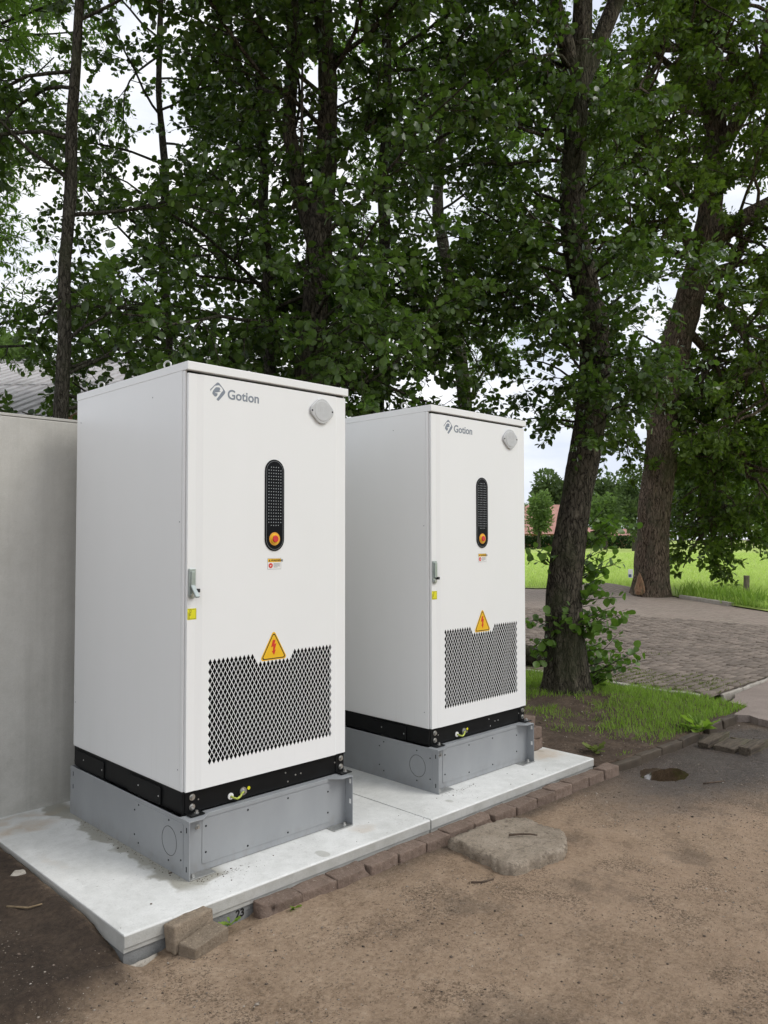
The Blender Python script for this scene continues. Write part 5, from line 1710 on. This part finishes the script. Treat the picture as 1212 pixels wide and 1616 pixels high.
# the big oak beyond the driveway
OAK = dict(leaf_lv=3, wiggle=.16, rise=[0, .06, .03, .0], droop=[0, .04, .06, .10], spacing=[.5, .42, .19], bare=[.3, .22, .1],
           len=[0, 4.6, 1.65, .55], angle=(35, 75), flat=.7, leaves=20, leaf_droop=.35, leaf_tumble=.6, petiole=.02)
def make_oak():
    dep = 21.0
    path = [(1024, 950), (1026, 925), (1029, 880), (1031, 830), (1034, 790), (1041, 740), (1046, 660), (1056, 610), (1064, 550), (1084, 480), (1108, 405), (1120, 340), (1124, 270), (1130, 190), (1128, 90), (1135, -20)]
    wid = [60, 56, 51, 50, 50, 48, 50, 54, 47, 46, 43, 36, 32, 28, 24, 20]
    pts = [at(x, y, dep) for x, y in path]; rad = [w / FPX * dep / 2 for w in wid]
    e = pts[-1]
    for k in range(3):
        e = e + np.array((.1, .1, 1.0)); pts.append(e); rad.append(rad[-1] * .8)
    root = empty('oak_tree', tuple(pts[0]))
    me, C, r, s = trunk_mesh('trunk', pts, rad, 64, 170, amp=.030, freq=7, flare=.28, seed=5)
    link_mesh('trunk', me, MAT['bark_oak'], root)
    T = Tree(91, OAK)
    def bough(px, rad0, rad1, kids, L):
        p = [at(x, y, d) for x, y, d in px]
        T.tubes.append((p, list(np.linspace(rad0, rad1, len(p))), 10))
        for k in range(kids):
            t = T.rs.uniform(.15, 1) * (len(p) - 1); i = min(int(t), len(p) - 2)
            q = p[i] + (p[i + 1] - p[i]) * (t - i)
            dd = p[i + 1] - p[i]; dd /= np.linalg.norm(dd)
            T.limb(q, dd * .5 + perp(dd, T.rs), L * T.rs.uniform(.6, 1.2), .05, 1)
    bough([(1115, 400, 21), (1140, 370, 20.8), (1180, 340, 20.5), (1225, 315, 20.3), (1300, 280, 20)], .28, .14, 14, 3.2)
    bough([(1125, 240, 21), (1150, 215, 20.7), (1180, 165, 20.4), (1205, 100, 20.2), (1215, 20, 20)], .22, .10, 10, 3.2)
    bough([(1115, 290, 21), (1085, 262, 20.6), (1050, 250, 20), (1000, 225, 19.6)], .16, .07, 10, 3.0)
    bough([(1100, 420, 21), (1070, 345, 20.5), (1040, 320, 20), (1000, 290, 19.6)], .14, .06, 8, 2.6)
    bough([(1120, 200, 21), (1105, 140, 20.5), (1065, 110, 20), (1030, 80, 19.5)], .14, .06, 8, 3.0)
    bough([(1085, 520, 21.2), (1120, 560, 21.6), (1150, 630, 21.8), (1172, 700, 21.6), (1180, 755, 21.4)], .12, .04, 36, 1.8)
    bough([(1075, 560, 21.3), (1105, 620, 22.0), (1122, 700, 22.3), (1128, 780, 22.3), (1120, 840, 22.2)], .10, .03, 36, 1.5)
    bough([(1100, 470, 21), (1150, 490, 20.5), (1190, 560, 20.2), (1215, 640, 20)], .11, .04, 14, 2.4)
    bough([(1060, 560, 21.3), (1025, 570, 22.2), (990, 620, 22.8), (975, 700, 23)], .09, .03, 13, 1.7)
    for k in range(26):
        zz = T.rs.uniform(7, 19)
        i = int(np.argmin(np.abs(C[:, 2] - zz)))
        az = T.rs.uniform(-75, 165) if zz < 12.5 else T.rs.uniform(0, 360)
        T.limb(C[i].copy(), np.array((math.cos(R(az)), math.sin(R(az)), T.rs.uniform(0, .6))), 5.2 * T.rs.uniform(.7, 1.2), .12, 1)
    finish_tree(root, T, 'leaf_oak', LEAF_DIAMOND, .175, 'bark_oak', 0, clear_box=False)
    # torn bare wood at the foot, towards the driveway
    wn_ = []
    for x, y in ((1003, 936), (1001, 928), (1004, 918), (1006, 909), (1010, 902), (1013, 909), (1016, 917), (1018, 925), (1018, 932), (1013, 937)):
        wn_.append(at(x, y, 21.0))
    i = int(np.argmin(np.abs(C[:, 2] - .5)))
    cc = C[i]
    V, F = [], []
    to = CAM - cc; to[2] = 0; to /= np.linalg.norm(to)
    for ring, (sc_, push) in enumerate(((1.0, .0), (.7, .045), (.25, .02))):
        cen = np.mean(wn_, axis=0)
        for q in wn_:
            w_ = cen + (q - cen) * sc_
            lat = (w_ - cc) @ _r
            rr_ = float(np.interp(w_[2], C[:, 2], r)) * (1 + .28 * .8 * math.exp(-max(w_[2], 0) / .28))
            dep_ = math.sqrt(max(rr_ * rr_ - min(abs(lat), rr_ * .98) ** 2, 0))
            V.append(np.array((cc[0], cc[1], w_[2])) + _r * lat + to * (dep_ + .03 + push))
    nW = len(wn_)
    for ring in range(2):
        for k in range(nW):
            k2 = (k + 1) % nW
            F.append([ring * nW + k, ring * nW + k2, (ring + 1) * nW + k2, (ring + 1) * nW + k])
    F.append([2 * nW + k for k in range(nW)])
    m = MB(); m.v = [tuple(q) for q in V]; m.f = F
    m.build('torn_wound', MAT['bare_wood'], root)
    inv = Matrix.Translation(-Vector(pts[0]))
    for ch in root.children: ch.matrix_parent_inverse = inv
    tag(root, 'big leaning oak beyond the driveway with torn bare wood at its foot', 'tree')
make_oak()
p = at(995, 905, 20.45)
mk_ = MB().box(-.06, .06, -.012, .012, -.11, .11).build('tree_marker', MAT['label_white'], None, bevel=.006)
mk_.location = tuple(p); mk_.rotation_euler = (0, 0, YAW)
MB().box(-.055, .02, -.0150, -.0125, -.095, -.02).build('blue_print', plain('blue_print', (.06, .11, .22), .5), mk_)
tag(mk_, 'small white and blue marker plate on the left foot of the big oak', 'sign')

# log and fallen wood behind the near alder
p0, p1 = at(800, 1047, 9.9), at(858, 1040, 9.5)
lg = []
for k in range(12):
    t = k / 11
    q = p0 * (1 - t) + p1 * t; q[2] = .11
    lg.append(q + np.array((0, 0, .012 * math.sin(5 * t))))
me, _, _, _ = trunk_mesh('log', [np.array(q) for q in lg], [.115] * 12, 24, 24)
o = MB().tube(lg, [.118 + .01 * math.sin(3 * k) for k in range(12)], 16).build('log', MAT['bark_alder'], None, smooth=True)
tag(o, 'dark mossy log lying behind the near alder, left of its trunk', 'log')

# weed beside the planks, clover leaves by the kerb
def weed(x, y, z, n, L_, label, seed, leaf_mat='grass', cat='weed'):
    rs = np.random.RandomState(seed)
    root = empty('weed', (x, y, z))
    tb = []
    for k in range(n):
        a = rs.uniform(0, 6.28); up = rs.uniform(.3, 1.2)
        d = np.array((math.cos(a), math.sin(a), up)); d /= np.linalg.norm(d)
        ln = L_ * rs.uniform(.5, 1)
        pts = [np.zeros(3), d * ln * .5, d * ln + np.array((0, 0, -.012))]
        tb.append((pts, [.003, .0025, .0015], 4))
        me_s = LEAF_OAK
        V = leaf_mesh('leaf', me_s, np.array([pts[1]]), np.array([d + np.array((0, 0, -.25))]), np.array([np.array((0, 0, 1.0)) + rs.normal(size=3) * .3]), np.array([ln * .85]))
        link_mesh('leaf', V, MAT[leaf_mat], root)
    link_mesh('stem', tubes_mesh('stem', tb), MAT['cable'] if False else MAT[leaf_mat], root)
    tag(root, label, cat)
weed(4.60, -.42, -.07, 17, .17, 'leafy green weed at the corner of the grass beside the planks', 3)
weed(.018, -.372, -.105, 7, .045, 'tiny green seedling at the foot of the pad near the painted number', 5)
weed(.288, -.450, -.105, 6, .040, 'tiny green seedling in front of the chipped kerb brick', 6)
weed(3.36, -.16, -.05, 14, .09, 'small yellow green weed on bare soil near the slab corner', 8, 'grass_dry')
weed(3.30, .45, -.02, 12, .10, 'small yellow green weed on bare soil behind the stacked blocks', 9, 'grass_dry')

# ------------------------------------------------------------------ barn with corrugated roof behind the wall
def make_barn():
    ridge_d, eave_d = 14.0, 8.6
    zr, pitch = 4.64, math.tan(R(19))
    x_left, x_right = -9.0, -3.9
    fwh = np.array((_fw[0], _fw[1], 0)); fwh /= np.linalg.norm(fwh)
    base = np.array((CAM[0], CAM[1], 0))
    root = empty('barn', tuple(base + fwh * 12 + _r * -5))
    inv = Matrix.Translation(-Vector(root.location))
    ax = Matrix(((_r[0], fwh[0], 0, base[0]), (_r[1], fwh[1], 0, base[1]), (0, 0, 1, 0), (0, 0, 0, 1)))
    A = np.array(ax)
    pit = .177
    for side in (0, 1):
        for rowi, (d0, d1) in enumerate(((ridge_d, ridge_d - 2.75), (ridge_d - 2.6, eave_d))):
            x = x_left; k = 0
            while x < x_right:
                w = pit * 6
                us = np.sort(np.concatenate([x + pit * (q + np.array((0.0, .54, .62, .92))) for q in range(6)] + [[x + w]]))
                prof = {0: .055, 1: .055, 2: 0.0, 3: 0.0}
                V = []
                for dd in (d0, d1):
                    zz = zr - (ridge_d - dd) * pitch + (.014 if rowi == 0 else 0)
                    dd2 = dd if side == 0 else 2 * ridge_d - dd
                    for q_, u_ in enumerate(us): V.append((u_, dd2, zz + prof[q_ % 4]))
                nU = len(us)
                F = [[i, i + 1, nU + i + 1, nU + i] for i in range(nU - 1)]
                V = [tuple((A @ np.array((*q, 1)))[:3]) for q in V]
                m = MB(); m.v = V; m.f = F
                o = m.build('roof_sheet', MAT['roof_sheet'], root)
                so = o.modifiers.new('thickness', 'SOLIDIFY'); so.thickness = .008
                o.matrix_parent_inverse = inv
                x += w; k += 1
    def bx(name, x0_, x1_, d0, d1, z0, z1, mat):
        m = MB().box(x0_, x1_, d0, d1, z0, z1)
        m.v = [tuple((A @ np.array((*q, 1)))[:3]) for q in m.v]
        o = m.build(name, MAT[mat], root); o.matrix_parent_inverse = inv
    bx('ridge_cap', x_left, x_right + .3, ridge_d - .16, ridge_d + .16, zr + .02, zr + .085, 'roof_sheet')
    ez = zr - (ridge_d - eave_d) * pitch
    bx('wall', x_left + .2, x_right - .1, eave_d + .25, 2 * ridge_d - eave_d - .25, -.2, ez - .02, 'house_brick')
    m = MB()
    for u_ in (x_left + .2, x_right - .1):
        q = [(u_, eave_d + .25, ez - .02), (u_, 2 * ridge_d - eave_d - .25, ez - .02), (u_, ridge_d, zr - .06)]
        n0 = len(m.v)
        m.v += [tuple((A @ np.array((*a, 1)))[:3]) for a in q] + [tuple((A @ np.array((a[0] + .1, a[1], a[2], 1)))[:3]) for a in q]
        m.f += [[n0, n0 + 1, n0 + 2], [n0 + 5, n0 + 4, n0 + 3], [n0, n0 + 3, n0 + 4, n0 + 1], [n0 + 1, n0 + 4, n0 + 5, n0 + 2], [n0 + 2, n0 + 5, n0 + 3, n0]]
    o = m.build('gable', MAT['house_brick'], root); o.matrix_parent_inverse = inv
    tag(root, 'low barn with pale corrugated roof behind the concrete wall', 'barn')
make_barn()

# ------------------------------------------------------------------ far things: fence post, hedge, house, far trees, far fence
p = at(1178, 948, 19.4); p[2] = .0
me, _, _, _ = trunk_mesh('fence_post', [p + np.array((0, 0, -.1)), p + np.array((.01, .0, .3)), p + np.array((.02, 0, .62))], [.075, .07, .068], 20, 24, amp=.008, freq=18, seed=3)
bm = bmesh.new(); bm.from_mesh(me); bmesh.ops.holes_fill(bm, edges=[e for e in bm.edges if e.is_boundary]); bm.to_mesh(me); bm.free()
o = link_mesh('fence_post', me, MAT['post_wood'])
tag(o, 'old weathered wooden post standing in the meadow edge right of the oak', 'post')
# nettles and tall weeds round oak foot and post
rs = np.random.RandomState(4)
P = []
for k in range(700):
    t = rs.uniform(0, 1)
    x = 18.1 + (15.7 - 18.1) * t + rs.normal() * .18 + .45; y = 6.0 + (3.0 - 6.0) * t + rs.normal() * .18
    P.append((x, y, .03))
P = np.array(P)
V, F = blades(P, rs.uniform(.15, .5, len(P)), rs.uniform(.015, .04, len(P)), .6, 15)
o = link_mesh('verge_weeds', fast_mesh('verge_weeds', V, F), MAT['grass'])
tag(o, 'darker tall weeds along the verge between oak and post', 'weeds', kind='stuff')

fwh = np.array((_fw[0], _fw[1], 0)); fwh /= np.linalg.norm(fwh)
def far_at(px_, dep):
    q = CAM + (fwh + _r * (px_ - 606) / FPX) * dep
    return np.array((q[0], q[1], 0.0))
def ztop(y, dep): return 1.54 + (850 - y) / FPX * dep

def far_tree(label, px_, dep, ytop, ybot, wpx, mat, seed, n=5200, leaf=.5, trunk=True, group='far trees across the meadow', blobs=26):
    rs = np.random.RandomState(seed)
    b = far_at(px_, dep)
    zt, zb = ztop(ytop, dep), ztop(ybot, dep)
    rw = wpx / FPX * dep / 2
    root = empty('far_tree', tuple(b))
    inv = Matrix.Translation(-Vector(b))
    zc, rh = (zt + zb) / 2, (zt - zb) / 2
    cen = []
    for k in range(blobs):
        u_ = rs.normal(size=3); u_ /= np.linalg.norm(u_)
        q = u_ * rs.uniform(.25, .78)
        cen.append((b + np.array((q[0] * rw, q[1] * rw, zc + q[2] * rh)), rs.uniform(.28, .46)))
    P, Dd = [], []
    per = n // blobs
    for c, rr in cen:
        u_ = rs.normal(size=(per, 3)); u_ /= np.linalg.norm(u_, axis=1)[:, None]
        rad_ = rs.uniform(.55, 1.08, per) ** .6
        P.append(c + u_ * rad_[:, None] * np.array((rw, rw, rh)) * rr); Dd.append(u_ + rs.normal(size=(per, 3)) * .5)
    P, Dd = np.vstack(P), np.vstack(Dd)
    P = P[P[:, 2] > .1]; Dd = Dd[:len(P)]
    N = rs.normal(size=P.shape) + np.array((0, 0, .8))
    crown = link_mesh('crown', leaf_mesh('crown', LEAF_DIAMOND, P, Dd, N, leaf * rs.uniform(.6, 1.3, len(P))), MAT[mat], root)
    crown.matrix_parent_inverse = inv; tag(crown, kind='stuff')
    tb = [([b + np.array((0, 0, -.2)), b + np.array((.1, 0, zc * .6)), b + np.array((0, .1, zc))], [rw * .09 + .08, rw * .07 + .06, rw * .04 + .04], 8)]
    for c, rr in cen[:8]: tb.append(([b + np.array((0, 0, max(zb, .3) * .7 + zc * .3)), c], [rw * .035 + .03, .02], 5))
    o = link_mesh('trunk', tubes_mesh('trunk', tb), MAT['bark_thin'], root); o.matrix_parent_inverse = inv
    tag(root, label, 'tree', group)
far_tree('rounded far tree above the red roofed house', 885, 150, 735, 850, 95, 'leaf_far', 1, 7000, .85)
far_tree('far tree behind the house, hidden mostly by the near alder', 965, 155, 752, 850, 100, 'leaf_far', 2, 6000, .85)
far_tree('small light garden tree in front of the red roof', 850, 108, 768, 850, 52, 'leaf_far_light', 3, 3600, .40)
far_tree('light green garden tree seen between near alder and oak', 955, 100, 775, 852, 60, 'leaf_far_light', 4, 3800, .42)
far_tree('dark bushy far tree just left of the oak trunk', 1000, 90, 745, 856, 56, 'leaf_far', 5, 3400, .45)
far_tree('pale tall far tree at the right picture edge', 1210, 120, 620, 852, 120, 'leaf_far_light', 6, 8000, .75)
far_tree('pale far tree right of the oak foliage', 1140, 135, 690, 852, 110, 'leaf_far_light', 7, 7000, .75)
far_tree('bright round bush in front of the far fence', 1205, 105, 828, 862, 30, 'leaf_far_light', 8, 1800, .3, blobs=12)
far_tree('light green tree behind the barn roof at the left edge', 8, 26, 512, 640, 120, 'leaf_far_light', 9, 5200, .22, group=None)
far_tree('far tree hidden behind the oak foliage at the right', 1075, 140, 700, 852, 100, 'leaf_far', 10, 5000, .8)

def make_hedge():
    a, b = far_at(790, 110), far_at(1040, 110)
    root = empty('hedge', tuple((a + b) / 2))
    inv = Matrix.Translation(-Vector((a + b) / 2))
    rs = np.random.RandomState(2)
    n = 11000
    t = rs.uniform(0, 1, n)
    nrm = np.cross((b - a) / np.linalg.norm(b - a), (0, 0, 1.0))
    off = rs.uniform(-.6, .6, n); z = rs.uniform(0.02, 1.0, n) ** .8 * 1.82
    P = a + (b - a) * t[:, None] + nrm * off[:, None]; P[:, 2] = z + .06 * np.sin(t * 60)
    o = link_mesh('foliage', leaf_mesh('foliage', LEAF_DIAMOND, P, rs.normal(size=(n, 3)), rs.normal(size=(n, 3)) + nrm, .28 * rs.uniform(.6, 1.3, n)), MAT['leaf_hedge'], root)
    tag(o, kind='stuff'); o.matrix_parent_inverse = inv
    m = MB()
    for k in range(40):
        q = a + (b - a) * (k + .5) / 40
        m.tube([q, q + np.array((.05, .02, .8)), q + np.array((0, .1, 1.5))], [.05, .04, .02], 5)
    o = m.build('stems', MAT['bark_thin'], root); o.matrix_parent_inverse = inv
    tag(root, 'clipped dark green hedge along the far side of the meadow', 'hedge')
make_hedge()

def make_house():
    dep = 126
    c = far_at(862, dep)
    root = empty('farmhouse', tuple(c), YAW)
    Lh, Dh, ez, rz = 16.0, 8.0, 2.25, 7.1
    wl_ = MB().box(-Lh / 2 + .4, Lh / 2 - .4, 0.2, Dh - .2, 0, ez + .05).build('wall', MAT['house_brick'], root)
    V = [(-Lh / 2, -.3, ez), (Lh / 2, -.3, ez), (Lh / 2, Dh + .3, ez), (-Lh / 2, Dh + .3, ez), (-Lh / 2 + 1.2, Dh / 2, rz), (Lh / 2 - 4.2, Dh / 2, rz)]
    rf = MB().add(V, [(0, 1, 5, 4), (2, 3, 4, 5), (1, 2, 5), (3, 0, 4), (3, 2, 1, 0)]).build('roof', MAT['tiles'], root)
    MB().box(-5.2, -4.4, Dh / 2 - .4, Dh / 2 + .4, rz - .6, rz + .9).build('chimney', MAT['house_brick'], rf)
    for x in (-6, -3, 0, 3, 6):
        w_ = MB().box(x - .6, x + .6, .16, .199, .9, 2.0).build('window', MAT['house_white'], root)
        MB().box(x - .5, x + .5, .12, .159, 1.0, 1.9).build('pane', MAT['glass'], w_)
    MB().box(1.1, 2.0, .14, .199, .0, 2.05).build('door', MAT['house_white'], root)
    tag(root, 'far brick farmhouse with a pinkish red tiled roof behind the hedge', 'house')
    # long low wing whose eaves show right of the near alder
    c2 = far_at(985, 124)
    r2 = empty('farm_wing', tuple(c2), YAW)
    MB().box(-7, 7, .2, 5, 0, 2.05).build('wall', MAT['house_brick'], r2)
    MB().add([(-7.3, -.2, 2.0), (7.3, -.2, 2.0), (7.3, 5.2, 2.0), (-7.3, 5.2, 2.0), (-7.3, 2.5, 3.1), (7.3, 2.5, 3.1)], [(0, 1, 5, 4), (2, 3, 4, 5), (1, 2, 5), (3, 0, 4), (3, 2, 1, 0)]).build('roof', MAT['tiles'], r2)
    tag(r2, 'low far outbuilding with a red roof seen between near alder and oak', 'house')
make_house()

def make_fence():
    a, b = far_at(1120, 118), far_at(1330, 112)
    root = empty('far_fence', tuple(a))
    inv = Matrix.Translation(-Vector(a))
    d = b - a; L_ = np.linalg.norm(d); d /= L_
    for z in (.45, .95):
        o = MB().tube([a + np.array((0, 0, z)), b + np.array((0, 0, z))], .05, 6).build('rail', MAT['post_wood'], root); o.matrix_parent_inverse = inv
    pk = None
    for k in range(54):
        q = a + d * L_ * k / 53
        h = 1.15 if k % 6 else 1.5
        if pk is None or True:
            o = MB().box(-.07 if k % 6 else -.10, .07 if k % 6 else .10, -.03, .03, 0, h).build('paling' if k % 6 else 'post', MAT['post_wood'], root)
        o.location = tuple(q); o.rotation_euler = (0, 0, math.atan2(d[1], d[0])); o.matrix_parent_inverse = inv
    tag(root, 'far grey wooden paling fence at the right end of the meadow', 'fence')
make_fence()
bpy.context.view_layer.update()
